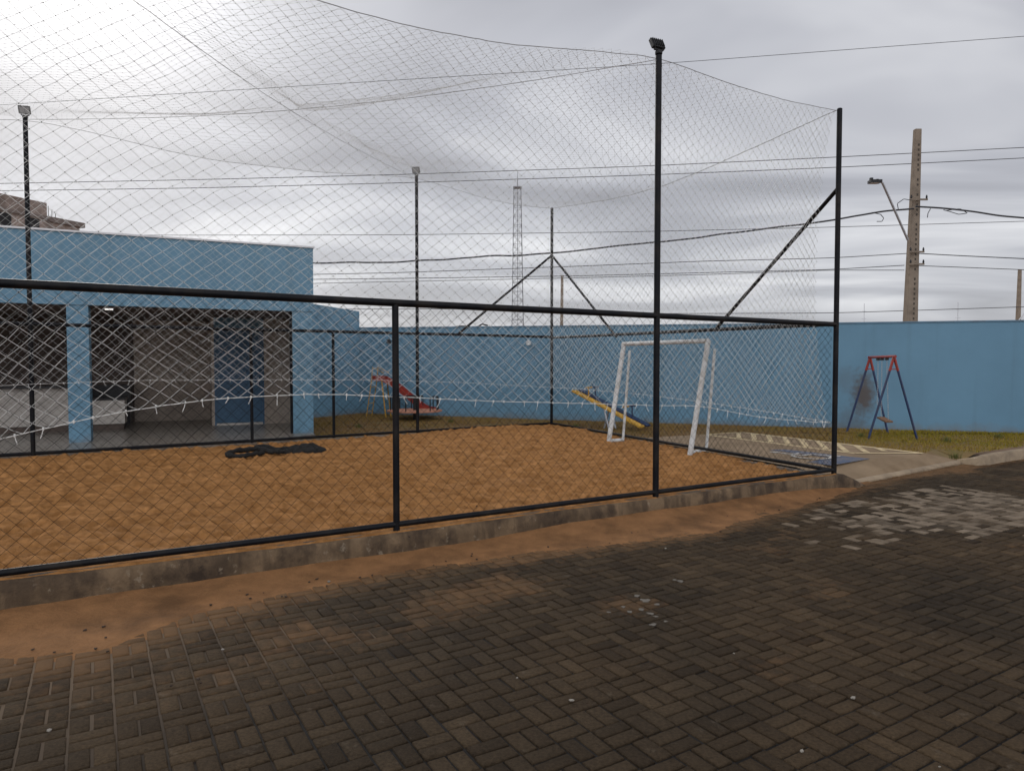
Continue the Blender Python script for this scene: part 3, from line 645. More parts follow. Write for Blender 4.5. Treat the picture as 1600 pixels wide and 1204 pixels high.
for u0_, u1_ in ((-1.899, -1.861), (-.799, -.761)):
    b = MB(); cbox(b, (u0_, 2.79, ZF), (u1_, 2.92, 2.619)); b.build('jamb', M_DOOR, door)
b = MB(); cbox(b, (-1.86, 2.79, ZF), (-.80, 2.93, ZF + .045)); b.build('threshold', M_TILE_W, door)
b = MB(); p_ = UO + UU * -.90 + UV * 2.80; b.tube([(*p_, 1.22), (*p_, 1.42)], .012, 8); p2_ = UO + UU * -.90 + UV * 2.84
b.tube([(*p_, 1.23), (*p2_, 1.23)], .008, 6); b.tube([(*p_, 1.41), (*p2_, 1.41)], .008, 6); b.build('handle', M_GALV, door)
b = MB(); cbox(b, (-.155, .85, ZF), (-.131, 2.35, 2.55)); sdoor = b.build('door', M_TEAL, club); sdoor['label'] = 'dark blue side door in the right-hand porch wall'
for v0_, v1_ in ((.78, .849), (2.351, 2.42)):
    b = MB(); cbox(b, (-.165, v0_, ZF), (-.131, v1_, 2.62)); b.build('jamb', M_ALU, sdoor)
b = MB(); cbox(b, (-.47, .05, ZF), (-.421, .10, 2.88)); b.build('post', M_BLACK, club)['label'] = 'slim dark gate post beside the right column'
# bar counters
b = MB(); cbox(b, (UL, 2.55, ZF + .14), (-4.62, 2.75, 1.22)); bar = b.build('counter', M_TILE_W, club); bar['label'] = 'tall tiled bar counter left of the column'
b = MB(); cbox(b, (UL, 2.40, 1.221), (-4.58, 2.95, 1.265)); b.build('counter_top', M_GRANITE, bar)
b = MB(); cbox(b, (UL, 2.58, ZF), (-4.62, 2.75, ZF + .139)); b.build('plinth', M_BROWN, bar)
b = MB(); cbox(b, (-4.615, 2.55, ZF + .14), (-3.80, 3.15, .93)); sink = b.build('counter', M_TILE_W, club); sink['label'] = 'lower tiled counter with dark top right of the column'
b = MB(); cbox(b, (-4.61, 2.52, .931), (-3.77, 3.2, .975)); b.build('counter_top', M_GRANITE, sink)
b = MB(); cbox(b, (-4.61, 2.60, ZF), (-3.83, 3.15, ZF + .139)); b.build('plinth', M_BROWN, sink)
b = MB(); cbox(b, (-4.62, 4.15, ZF), (-3.8, 4.79, 1.22)); b.build('cabinet', M_GRANITE, club)
b = MB(); cbox(b, (-3.96, .55, 2.84), (-3.82, .63, 2.868))
M_LIT = bpy.data.materials.new('lit_diffuser'); M_LIT.use_nodes = True; t, bs = nodes_of(M_LIT); bs.inputs['Emission Color'].default_value = (1, .98, .94, 1); bs.inputs['Emission Strength'].default_value = 1.0; bs.inputs['Base Color'].default_value = (.8, .8, .8, 1)
b.build('ceiling_light', M_LIT, club)

# ---------------------------------------------------------------- court fences
def diamonds(span, zlo, zhi, pt, pitch, step, r, jit, k=3, rows=None):
    """woven diamond mesh as strands: both families of diagonals in the (s, q) sheet
       span: (s0, s1); zlo(s), zhi(s): sheet bounds; pt(s, q): q 0..1 -> xyz arrays"""
    s0, s1 = span; Q = rows                       # rows = number of half cells over the height
    V, F = [], []; off = 0
    hq = 1.0 / Q
    for fam in (1, -1):
        start = np.arange(s0 - (Q * pitch / 2 if fam > 0 else 0), s1 + (0 if fam > 0 else Q * pitch / 2), pitch)
        for st_ in start:
            q = np.linspace(0, 1, Q * step + 1); s = st_ + fam * q * Q * pitch / 2
            m = (s >= s0 - 1e-6) & (s <= s1 + 1e-6)
            if m.sum() < 2: continue
            s, q = s[m], q[m]
            P = pt(s, q)
            if jit: P = P + jit(s, q, P)
            n = len(P); T = np.gradient(P, axis=0); T /= np.linalg.norm(T, axis=1)[:, None] + 1e-9
            ref = np.array([.31, -.77, .55]); X = np.cross(T, ref); X /= np.linalg.norm(X, axis=1)[:, None] + 1e-9; Y = np.cross(T, X)
            ang = np.arange(k) * 2 * math.pi / k
            Vv = P[:, None] + r * (X[:, None] * np.cos(ang)[None, :, None] + Y[:, None] * np.sin(ang)[None, :, None])
            V.append(Vv.reshape(-1, 3))
            idx = off + np.arange(n - 1)[:, None] * k
            for j in range(k): F.append(np.concatenate([idx + j, idx + (j + 1) % k, idx + k + (j + 1) % k, idx + k + j], 1))
            off += n * k
    return np.concatenate(V), np.concatenate(F)
def link_panel(parent, s0, s1, z0, z1, ptf, off, wr=.0016):
    def pt(s, q): 
        P = np.stack([ptf(a, off, 0) for a in s]); P[:, 2] = z0 + (z1 - z0) * q; return P
    def jit(s, q, P):
        e_ = np.zeros_like(P); e_[:, 2] = .024 * (vnoise(s * 4, q * 12, 3) - .5); e_[:, 0] = .034 * (vnoise(s * 3 + 7, q * 9, 5) - .5); e_[:, 1] = .03 * (vnoise(s * 1.2, q * 3, 6) - .5)
        return e_
    V, F = diamonds((s0, s1), None, None, pt, (.118), 2, wr, jit, 3, int(round((z1 - z0) / .058)))
    fast('chain_link', V, F, M_LINK, parent)
def post_mesh(parent, name, p, z0, z1, r=.034):
    b = MB(); b.tube([(p[0], p[1], z0), (p[0], p[1], z1)], r, 14); b.tube([(p[0], p[1], z1), (p[0], p[1], z1 + .012)], [r * 1.05, r * .7], 14)
    return b.build(name, M_BLACK, parent, smooth=True)
def rail(parent, name, p, q, r, sag=0):
    p = np.asarray(p, float); q = np.asarray(q, float); n = 24; t_ = np.linspace(0, 1, n)[:, None]; P = p + (q - p) * t_
    P[:, 2] += .008 * (vnoise(t_[:, 0] * 9, t_[:, 0] * 0, 9) - .5)
    b = MB(); b.tube(P, r, 12); return b.build(name, M_BLACK, parent, smooth=True)
ZRT, ZRB = 2.35, .285
near = thing('chain_link_fence', 'black pipe and chain-link fence on the near kerb beside the street', 'fence', npt(0, 0, 0))
sposts = [(-6.4, 2.33), (-3.2, 5.3), (0, 2.33), (3.2, 5.3), (S_C, 5.3)]
for s_, zt in sposts: post_mesh(near, 'post', npt(s_), .1, zt, .036 if zt > 3 else .031)
rail(near, 'top_rail', npt(-6.4, 0, ZRT + .02), npt(S_C - .03, 0, ZRT - .03), .034); rail(near, 'bottom_rail', npt(-6.4, 0, ZRB + .01), npt(S_C - .03, 0, ZRB - .01), .028)
for i in range(4): link_panel(near, sposts[i][0] + .03, sposts[i + 1][0] - .03, ZRB + .01, ZRT - .02, npt, .036)
far = thing('chain_link_fence', 'black pipe and chain-link fence at the far side of the sand court', 'fence', fpt(0))
FL = float((FARC - FP0) @ FD)
fposts = [(-7.2, 2.43), (-3.6, 5.85), (0, 5.86), (3.56, 2.43), (5.20, 2.41), (7.11, 5.90), (FL, 5.63)]
for s_, zt in fposts: post_mesh(far, 'post', fpt(s_), .05, zt, .036 if zt > 3 else .03)
rail(far, 'top_rail', fpt(-7.2, 0, 2.45), fpt(FL - .03, 0, 2.42), .032); rail(far, 'bottom_rail', fpt(-7.2, 0, .245), fpt(FL - .03, 0, .245), .028)
for i in range(len(fposts) - 1): link_panel(far, fposts[i][0] + .03, fposts[i + 1][0] - .03, .25, 2.42, fpt, -.034)
b = MB(); pa_, pb_ = fpt(FL - .03, 0, 4.44), fpt(8.15, 0, 2.45); b.tube([pa_, pb_], .028, 10); b.build('brace', M_BLACK, far, smooth=True)
endf = thing('chain_link_fence', 'black pipe and chain-link fence behind the white goal', 'fence', ept(4))
EL = float(np.linalg.norm(FARC - CORN))
rail(endf, 'top_rail', ept(.04, 0, 2.335), ept(EL - .04, 0, 2.40), .032); rail(endf, 'bottom_rail', ept(.04, 0, .27), ept(EL - .04, 0, .24), .028)
link_panel(endf, .04, EL - .04, .25, 2.36, ept, -.034)
b = MB(); b.tube([ept(.03, 0, 4.2), on_plane(1120, 512, CORN, ED)], .030, 10); b.build('brace', M_BLACK, endf, smooth=True)
b = MB(); b.tube([ept(EL - .03, 0, 4.44), on_plane(963, 526, CORN, ED)], .028, 10); b.build('brace', M_BLACK, endf, smooth=True)

# floodlights on the pole tops
def floodlight(loc, label, rz):
    tl = thing('floodlight', label, 'floodlight', loc, 'floodlights on the court poles')
    b = MB(); b.tube([(0, 0, 0), (0, 0, .03)], .042, 12); b.bar((-.055, 0, .05), (-.055, -.03, .12), .008, .03); b.bar((.055, 0, .05), (.055, -.03, .12), .008, .03); b.bar((-.06, 0, .045), (.06, 0, .045), .03, .01)
    b.build('bracket', M_DARK, tl, local=True)
    b = MB(); th_ = rad(28); R_ = np.array([[1, 0, 0], [0, math.cos(th_), -math.sin(th_)], [0, math.sin(th_), math.cos(th_)]])
    bb = MB(); bb.box((-.085, -.025, -.065), (.085, .02, .065))
    for i in range(6): bb.box((-.07 + i * .026, .021, -.055), (-.062 + i * .026, .038, .055))
    b.add(bb.v[0] @ R_.T + np.array([0, -.03, .125]), [(3, 2, 1, 0), (4, 5, 6, 7), (0, 1, 5, 4), (1, 2, 6, 5), (2, 3, 7, 6), (3, 0, 4, 7)])
    for vv_ in bb.v[1:]: b.add(vv_ @ R_.T + np.array([0, -.03, .125]), [(3, 2, 1, 0), (4, 5, 6, 7), (0, 1, 5, 4), (1, 2, 6, 5), (2, 3, 7, 6), (3, 0, 4, 7)])
    b.build('housing', M_DARK, tl, local=True, bevel=.004)
    b = MB(); bb = MB(); bb.box((-.07, -.030, -.05), (.07, -.0255, .05)); b.add(bb.v[0] @ R_.T + np.array([0, -.03, .125]), [(3, 2, 1, 0), (4, 5, 6, 7), (0, 1, 5, 4), (1, 2, 6, 5), (2, 3, 7, 6), (3, 0, 4, 7)])
    b.build('lens', M_PLATE, tl, local=True)
    tl.rotation_euler = (0, 0, rz); return tl
fl = floodlight(fpt(0, 0, 5.875), 'small floodlight on the pole in front of the clubhouse', rad(20))
dup(fl, fpt(7.11, 0, 5.915), 'small floodlight on the far pole between clubhouse and lattice tower', rad(-10))
dup(fl, npt(3.2, 0, 5.315), 'small black floodlight on the near tall pole beside the street', rad(205))

# ---------------------------------------------------------------- nets
def cat(pts, n=60):
    pts = np.asarray(pts, float); x = pts[:, 0]; xs = np.linspace(x[0], x[-1], n); return xs, np.interp(xs, x, pts[:, 1])
def smooth_interp(xp, yp):
    xp = np.asarray(xp, float); yp = np.asarray(yp, float)
    xs = np.linspace(xp[0], xp[-1], 400); ys = np.interp(xs, xp, yp)
    w_ = np.ones(21) / 21; ys2 = np.convolve(np.pad(ys, 10, mode='edge'), w_, 'valid')
    ys2[0], ys2[-1] = ys[0], ys[-1]
    return lambda q: np.interp(q, xs, ys2)
near_bot = smooth_interp([-6.4, -4.2, -2.98, -2.55, -2.12, -1.56, -.7, -.03, .88, 2.06, 2.96, 4.05, 4.42, 5.14, S_C], [.7, 1.0, 1.24, 1.35, 1.43, 1.495, 1.52, 1.475, 1.41, 1.35, 1.30, 1.255, 1.18, 1.06, .93])
near_top = smooth_interp([-6.4, -5.0, -3.2, -1.9, -.6, .22, 1.25, 2.04, 3.15, 3.35, 4.36, 5.43, S_C], [5.1, 4.98, 5.29, 5.04, 4.92, 4.91, 4.99, 5.12, 5.29, 5.29, 5.235, 5.225, 5.29])
far_bot = smooth_interp([-3.6, 0, 1.48, 4.27, 6.32, 8.38, FL], [1.3, 1.42, 1.46, 1.44, 1.40, 1.31, 1.15])
far_top = smooth_interp([-3.6, -1.8, 0, .6, 1.26, 2.0, 3.0, 4.96, 7.07, 7.5, 7.9, 8.9, 9.8, FL], [5.85, 5.5, 5.84, 5.82, 5.76, 5.67, 5.61, 5.68, 5.87, 5.81, 5.76, 5.62, 5.58, 5.62])
end_bot = smooth_interp([0, 1, 2.64, 4.7, 7.27, EL], [.94, 1.01, 1.09, 1.15, 1.17, 1.15])
end_top = smooth_interp([0, .5, .93, 1.75, 2.9, 3.94, 5.0, 5.92, 7.2, EL], [5.29, 5.265, 5.24, 5.20, 5.15, 5.14, 5.20, 5.29, 5.45, 5.62])
def rope(parent, name, P, r, tails=0, wob=.006, m=None):
    P = np.asarray(P, float); P = P + np.stack([wob * (vnoise(np.arange(len(P)) * .8, np.full(len(P), float(q)), 70 + q) - .5) for q in range(3)], 1)
    b = MB(); b.tube(P, r, 5)
    if tails:
        d = np.cumsum(np.r_[0, np.linalg.norm(np.diff(P, axis=0), axis=1)])
        for x in np.arange(.1, d[-1], tails):
            x = x + random.uniform(-.04, .04); c = np.array([np.interp(x, d, P[:, q]) for q in range(3)])
            b.tube([c + np.array([0, 0, .014]), c, c + np.array([0, 0, -.014])], [.004, .009, .004], 6)
            if random.random() < .8:
                l_ = random.uniform(.03, .085); a_ = random.uniform(-.6, .6)
                b.tube([c, c + np.array([a_ * l_ * .3, a_ * l_ * .2, -l_ * .5]), c + np.array([a_ * l_ * .9, a_ * l_ * .4, -l_])], .0032, 4)
    return b.build(name, m or M_ROPE, parent)
def octa(P, r):
    o6 = np.array([(1, 0, 0), (-1, 0, 0), (0, 1, 0), (0, -1, 0), (0, 0, 1), (0, 0, -1)], float) * r
    f8 = np.array([(0, 2, 4), (2, 1, 4), (1, 3, 4), (3, 0, 4), (2, 0, 5), (1, 2, 5), (3, 1, 5), (0, 3, 5)])
    n = len(P); V = (P[:, None] + o6[None]).reshape(-1, 3); F = (np.arange(n)[:, None, None] * 6 + f8[None]).reshape(-1, 3); return V, F
M_KNOT = mat('grey_net_knot', (.13, .125, .12), .85, .2, 20)
def side_net(name, label, s0, s1, fb, ft, ptf, off, rows, pitch, r, belly, seed, knots=True, pull=None):
    t_ = thing(name, label, 'net', ptf((s0 + s1) / 2, off, 0))
    def pt(s, q):
        zb, zt = fb(s), ft(s)
        o_ = off + belly * np.sin(q * math.pi) * (.6 + .8 * vnoise(s * .4, q * 2, seed)) + .05 * (vnoise(s * .9, q * 3, seed + 1) - .5)
        P = np.stack([ptf(a, c, 0) for a, c in zip(s, o_)]); P[:, 2] = zb + (zt - zb) * q
        return P
    def jit(s, q, P):
        w_ = np.sin(np.clip(q, 0, 1) * math.pi) ** .3
        e_ = np.zeros_like(P); e_[:, 2] = .075 * (vnoise(s * 1.3, q * 5, seed + 2) - .5) * w_ + .02 * (vnoise(s * 7, q * 30, seed + 3) - .5) * w_
        dx = (.09 * (vnoise(s * 1.1 + 5, q * 4, seed + 4) - .5) + .018 * (vnoise(s * 8, q * 30, seed + 5) - .5)) * w_
        if pull is not None: dx = dx + pull(s, q)
        dd = ptf(1, 0, 0) - ptf(0, 0, 0); e_[:, 0] = dx * dd[0]; e_[:, 1] = dx * dd[1]
        return e_
    V, F = diamonds((s0, s1), None, None, pt, pitch, 2, r, jit, 3, rows); fast('mesh', V, F, M_NET, t_)
    if knots:
        S = []; Qq = []
        for j in range(1, rows):
            s = np.arange(s0 + (pitch / 2 if j % 2 else 0), s1, pitch); S.append(s); Qq.append(np.full(len(s), j / rows))
        S = np.concatenate(S); Qq = np.concatenate(Qq); P = pt(S, Qq); P = P + jit(S, Qq, P); V, F = octa(P, .0052); fast('knots', V, F, M_KNOT, t_)
    ss = np.linspace(s0, s1, 160); op = np.full(160, off)
    rope(t_, 'bottom_rope', np.stack([np.r_[ptf(a, off, 0)[:2], fb(a)] for a in ss]), .0035 if knots else .003, .19)
    rope(t_, 'top_rope', np.stack([np.r_[ptf(a, off * .6, 0)[:2], ft(a)] for a in ss]), .0042, m=M_CORD)
    return t_
side_net('sports_net', 'white knotted net hanging inside the fence along the street', -6.4, S_C - .02, near_bot, near_top, npt, .06, 62, .148, .0019, .10, 100, True, lambda s, q: -.20 * np.clip((s - S_C + .9) / .9, 0, 1) * np.sin(q * math.pi) ** .5)
side_net('sports_net', 'white net hanging on the far side in front of the clubhouse', -3.6, FL - .03, far_bot, far_top, fpt, -.06, 62, .140, .0014, -.10, 200, False)
side_net('sports_net', 'white net hanging behind the goal at the end of the court', .03, EL - .03, end_bot, end_top, ept, -.06, 62, .135, .0019, -.12, 300, False, lambda s, q: .20 * np.clip((.9 - s) / .9, 0, 1) * np.sin(q * math.pi) ** .5)
# overhead net between the top cables; two cross ropes carry it
roof = thing('sports_net', 'sagging white net stretched over the top of the sand court', 'net', (-2, 11, 5.2))
def roof_pt(a, q):
    """a 0..1 along the court, q 0..1 across from the street side"""
    a = np.asarray(a, float); q = np.asarray(q, float)
    sn = -5.5 + (S_C + 5.5) * a; sf = -3.6 + (FL + 3.6) * a
    Pn = NP0 + sn[:, None] * ND + NN * .05; Pf = FP0 + sf[:, None] * FD
    zn, zf = near_top(sn), far_top(sf); P = Pn * (1 - q[:, None]) + Pf * q[:, None]
    z = zn * (1 - q) + zf * q
    se = q * EL; ze = end_top(se); zl_ = 5.1 * (1 - q) + 5.85 * q
    wr = np.clip((a - .55) / .45, 0, 1) ** 2
    lin = 5.29 * (1 - q) + 5.62 * q
    z = z + wr * (ze - lin)
    l1 = (3.2 + 5.5) / (S_C + 5.5) + ((0 + 3.6) / (FL + 3.6) - (3.2 + 5.5) / (S_C + 5.5)) * q
    l2 = (-3.2 + 5.5) / (S_C + 5.5) + ((7.11 + 3.6) / (FL + 3.6) - (-3.2 + 5.5) / (S_C + 5.5)) * q
    d_ = np.minimum(np.abs(a - l1), np.abs(a - l2)); wr_ = np.exp(-(d_ / .07) ** 2)
    zr = 5.29 + (5.87 - 5.29) * q - .13 * np.sin(q * math.pi)
    z = z - .26 * np.sin(q * math.pi) ** 1.1 * np.sin(np.clip(a, 0, 1) * math.pi) ** .55 * (.8 + .5 * vnoise(a * 6, q * 4, 401))
    z = z + .07 * (vnoise(a * 14, q * 9, 402) - .5) * np.sin(q * math.pi)
    z = z * (1 - wr_) + zr * wr_
    return np.stack([P[:, 0], P[:, 1], z], 1)
SLEN = 13.5
rows = 112
def rpt(s, q): return roof_pt(s / SLEN, q)
def rjit(s, q, P):
    w_ = np.sin(np.clip(q, 0, 1) * math.pi) ** .4; e_ = np.zeros_like(P)
    e_[:, 0] = (.12 * (vnoise(s * .9, q * 8, 403) - .5) + .02 * (vnoise(s * 7, q * 60, 404) - .5)) * w_; e_[:, 1] = (.12 * (vnoise(s * .9 + 4, q * 8, 405) - .5) + .02 * (vnoise(s * 7, q * 60, 406) - .5)) * w_
    return e_
V, F = diamonds((0, SLEN), None, None, rpt, .135, 2, .0011, rjit, 3, rows); fast('mesh', V, F, M_NET, roof)
S = []; Qq = []
for j in range(1, rows):
    s = np.arange(.067 if j % 2 else 0, SLEN, .135); S.append(s); Qq.append(np.full(len(s), j / rows))
S = np.concatenate(S); Qq = np.concatenate(Qq); P = rpt(S, Qq) + rjit(S, Qq, rpt(S, Qq)); V, F = octa(P, .0042); fast('knots', V, F, M_KNOT, roof)
def cross(a0, q0, a1, q1):
    k = np.linspace(0, 1, 80); P = roof_pt(a0 + (a1 - a0) * k, q0 + (q1 - q0) * k); P[:, 2] -= .02; rope(roof, 'cross_rope', P, .0038, m=M_CORD)
an = lambda s: (s + 5.5) / (S_C + 5.5); af = lambda s: (s + 3.6) / (FL + 3.6)
cross(an(3.2), 0, af(0), 1); cross(an(-3.2), 0, af(7.11), 1)

# ---------------------------------------------------------------- goal
goal = thing('soccer_goal', 'white tubular goal leaning back in front of the end fence', 'goal', (2.5, 12.9, .2))
gl0, gr0 = np.array([1.92, 13.80, .10]), np.array([3.10, 12.05, .10]); gl1, gr1 = np.array([2.265, 14.0, 2.16]), np.array([3.475, 12.27, 2.17])
for p_, q_ in ((gl0, gl1), (gr0, gr1)):
    b = MB(); b.tube([p_, q_], .046, 14); b.build('post', M_WHITE, goal, smooth=True)
b = MB(); b.tube([gl1 - np.array([-.02, .03, 0]) * -1, gr1], .042, 14); b.build('crossbar', M_WHITE, goal, smooth=True)
for p_, q_ in ((np.array([2.27, 14.14, .12]), np.array([2.42, 14.24, 2.03])), (np.array([3.49, 12.41, .12]), np.array([3.665, 12.52, 2.03]))):
    b = MB(); b.tube([p_, q_], .027, 10); b.build('stanchion', M_WHITE, goal, smooth=True)
for p_, q_ in ((gl0, np.array([2.27, 14.14, .20])), (gr0, np.array([3.49, 12.41, .20]))):
    b = MB(); b.tube([p_ + np.array([0, 0, .11]), q_], .038, 10); b.build('base_bar', M_WHITE, goal, smooth=True)

# ---------------------------------------------------------------- heap of black netting on the sand
M_HEAP = mat('black_netting', (.012, .011, .010), .95, .4, 40, .8, 60)
heap = thing('netting_heap', 'heap of crumpled black netting lying on the sand', 'netting', (*on_z(468, 703, .2)[:2], .18))
c = on_z(474, 705, .2); nu_, nv_ = 40, 20; V = []; F = []
for i in range(nu_):
    for j in range(nv_):
        x = (i / (nu_ - 1) - .5) * 2; y = (j / (nv_ - 1) - .5) * 2; rr = math.hypot(x, y)
        e_ = max(0, 1 - rr ** 2) ** .6; zz = .19 + e_ * (.05 + .15 * float(fbm(np.array(x * 2.6 + 5), np.array(y * 2.2), 81)) + .05 * abs(float(vnoise(np.array(x * 7.), np.array(y * 6.), 82)) - .5)) - (.05 if rr > 1 else 0)
        p_ = RV * x * .42 + LV * y * .22; V.append((c[0] + p_[0], c[1] + p_[1], zz))
for i in range(nu_ - 1):
    for j in range(nv_ - 1): F.append((i * nv_ + j, (i + 1) * nv_ + j, (i + 1) * nv_ + j + 1, i * nv_ + j + 1))
b = MB(); b.add(V, F); b.build('bundle', M_HEAP, heap)
for pts in ([(440, 704), (420, 703), (405, 701), (385, 702), (365, 705), (354, 709), (362, 712), (382, 712), (400, 709), (412, 707)], [(452, 702), (430, 701), (410, 697), (400, 699), (424, 706), (446, 706)]):
    P = np.array([on_z(x, y, .25) for x, y in pts]); k = np.linspace(0, len(P) - 1, 60); P = np.stack([np.interp(k, np.arange(len(P)), P[:, q]) for q in range(3)], 1)
    P[:, 2] += .02 * (vnoise(k * 3, k * 0, 84) - .4); b = MB(); b.tube(P, .030 + .022 * vnoise(k * 4, k * 0, 83), 7); b.build('strand', M_HEAP, heap)

# ---------------------------------------------------------------- swing set
sw = thing('swing_set', 'red and navy A-frame swing set standing on the lawn', 'swing', (8.0, 15.0, .19))
A_, B_ = np.array([7.68, 15.85, .15]), np.array([8.50, 15.58, .15]); C_, D_ = np.array([7.42, 14.38, .15]), np.array([8.39, 14.26, .15])
T1, T2 = np.array([8.13, 15.72, 1.90]), np.array([7.90, 14.32, 1.91])
for t_, p_ in ((T1, A_), (T1, B_), (T2, C_), (T2, D_)):
    a0 = t_ + (p_ - t_) * .02; b = MB(); b.tube([a0, p_], .023, 10); b.build('leg', M_NAVY, sw, smooth=True)
    leg = sw.children[-1]
    b = MB(); b.tube([t_ + (p_ - t_) * .012, t_ + (p_ - t_) * .17], .027, 10); b.build('sleeve', M_RED, leg, smooth=True)
b = MB(); ex = (T2 - T1) / np.linalg.norm(T2 - T1); b.tube([T1 - ex * .08, T2 + ex * .08], .028, 12); cb = b.build('crossbar', M_RED, sw, smooth=True)
for t_, p_, q_ in ((T1, A_, B_), (T2, C_, D_)):
    b = MB(); b.bar(t_ + (p_ - t_) * .15, t_ + (q_ - t_) * .15, .03, .02); b.build('tie_plate', M_RED, sw)
def barp(f_): return T1 + (T2 - T1) * f_
for f_ in (.36, .52, .72):
    b = MB(); c = barp(f_); b.box((c[0] - .03, c[1] - .03, c[2] - .075), (c[0] + .03, c[1] + .03, c[2] - .02)); b.build('hanger', M_DARK, sw)
se1, se2 = barp(.52) + np.array([.0, -.02, -1.32]), barp(.72) + np.array([.06, 0, -1.38])
def chain(parent, p, q):
    b = MB(); n = max(2, int(np.linalg.norm(q - p) / .05)); d = (q - p) / n
    for i in range(n):
        o_ = np.array([.010, 0, 0]) if i % 2 else np.array([0, .010, 0]); a0, a1 = p + d * (i - .1), p + d * (i + 1.1)
        b.tube([a0, a0 + d * .2 + o_, a1 - d * .2 + o_, a1, a1 - d * .2 - o_, a0 + d * .2 - o_, a0], .0035, 4)
    return b.build('chain', M_GALV, parent)
chain(sw, barp(.52) - np.array([0, 0, .07]), se1); chain(sw, barp(.72) - np.array([0, 0, .07]), se2); 
lc_ = chain(sw, barp(.36) - np.array([0, 0, .07]), barp(.36) - np.array([0, 0, 1.05])); lc_['label'] = 'loose chain hanging without a seat'
b = MB(); b.bar(se1 + (se1 - se2) * .12, se2 + (se2 - se1) * .12, .17, .035); b.build('seat', M_WOOD, sw, bevel=.006)

# ---------------------------------------------------------------- slide, carousel, seesaws
sl = thing('playground_slide', 'small red slide with yellow ladder by the blue wall', 'slide', (-3.4, 20.2, .19))
top_, bot_ = np.array([-3.72, 20.15, 1.26]), np.array([-2.25, 19.95, .27]); dn = np.array([0.13, .99, 0]) * .24
n = 16; k = np.linspace(0, 1, n); prof_ = np.stack([top_ + (bot_ - top_) * x for x in k]); prof_[:, 2] += .06 * np.sin(k * math.pi * 2) * .6 - .02 + np.where(k > .85, (k - .85) * .6, 0)
prof_ = np.concatenate([[top_ + np.array([-.28, .04, .0])], prof_])
V = []; F = []
for p_ in prof_:
    for o_, h_ in ((-1, .14), (-1, 0), (1, 0), (1, .14), (.9, .14), (.9, .02), (-.9, .02), (-.9, .14)): V.append(p_ + dn * o_ + np.array([0, 0, h_]))
m_ = len(prof_)
for i in range(m_ - 1):
    for j in range(8): F.append((i * 8 + j, i * 8 + (j + 1) % 8, (i + 1) * 8 + (j + 1) % 8, (i + 1) * 8 + j))
b = MB(); b.add(V, F); b.build('chute', M_RED, sl)
for o_ in (-1, 1):
    b = MB(); b.tube([np.array([-4.22, 20.36, .15]) + dn * o_, top_ + dn * o_ + np.array([-.3, .04, .0]), top_ + dn * o_ + np.array([-.27, .04, .38]), top_ + dn * o_ + np.array([.06, 0, .22])], .013, 8); ra = b.build('handrail', M_YEL, sl, smooth=True)
    b = MB(); b.tube([top_ + dn * o_, np.array([-3.6, 20.13, .15]) + dn * o_], .018, 8); b.build('leg', M_YEL, sl)
for i in range(4):
    f_ = (i + .8) / 4.6; p_ = np.array([-4.22, 20.36, .15]) + (top_ + np.array([-.3, .04, 0]) - np.array([-4.22, 20.36, .15])) * f_; b = MB(); b.tube([p_ - dn, p_ + dn], .011, 8); b.build('rung', M_YEL, sl)
ca = thing('merry_go_round', 'faded orange round merry-go-round with black handles near the slide', 'merry-go-round', (-2.7, 19.15, .19))
cc = np.array([-2.7, 19.15, .0]); b = MB(); b.disc(cc + np.array([0, 0, .43]), .76, .035, 40); b.build('platform', M_ORANGE, ca)
b = MB(); b.tube([cc + np.array([0, 0, .1]), cc + np.array([0, 0, .85])], .045, 12); b.build('hub', M_DARK, ca)
b = MB(); a_ = np.linspace(0, 2 * math.pi, 33); b.tube(np.stack([cc[0] + .22 * np.cos(a_), cc[1] + .22 * np.sin(a_), np.full(33, .85)], 1), .016, 8); b.build('wheel', M_DARK, ca)
for i in range(6):
    a0 = i * math.pi / 3 + .3; p_ = cc + np.array([math.cos(a0) * .66, math.sin(a0) * .66, 0]); q_ = cc + np.array([math.cos(a0 + .5) * .66, math.sin(a0 + .5) * .66, 0])
    b = MB(); b.tube([p_ + [0, 0, .46], p_ + [0, 0, .83], q_ + [0, 0, .83], q_ + [0, 0, .46]], .017, 8); b.build('handle', M_DARK, ca)
def seesaw(label, m, off, tilt=0):
    o3 = np.array([off[0], off[1], 0]); lo_, hi_ = np.array([3.0, 15.9, .30]) + o3, np.array([1.54, 17.2, 1.08]) + o3
    t_ = thing('seesaw', label, 'seesaw', ((lo_ + hi_) / 2 * np.array([1, 1, 0]) + np.array([0, 0, .19])), 'seesaws on the lawn')
    d = (hi_ - lo_) / np.linalg.norm(hi_ - lo_); b = MB(); b.bar(lo_, hi_, .20, .05); b.build('plank', m, t_, bevel=.008)
    for e_, s_ in ((lo_, 1), (hi_, -1)):
        p_ = e_ + d * s_ * .48; up = np.array([0, 0, .27]); sd_ = np.cross(d, [0, 0, 1]); sd_ /= np.linalg.norm(sd_)
        b = MB(); b.tube([p_, p_ + up], .018, 8); b.tube([p_ + up - sd_ * .13, p_ + up + sd_ * .13], .018, 8); b.build('handle', m, t_)
    mid = (lo_ + hi_) / 2; sd_ = np.cross(d, [0, 0, 1]); sd_ /= np.linalg.norm(sd_); dh = np.array([d[0], d[1], 0]) / np.linalg.norm(d[:2])
    for s_ in (-1, 1):
        b = MB(); b.tube([mid - [0, 0, .03] + dh * .0 + sd_ * s_ * .1, np.array([mid[0], mid[1], .15]) + dh * s_ * .16 + sd_ * s_ * .12], .024, 8); b.build('support', M_GALV, t_)
seesaw('yellow plank seesaw tilted up beside the end fence', M_YEL, (0, 0)); seesaw('navy plank seesaw standing behind the yellow one', M_NAVY, (.20, .28))

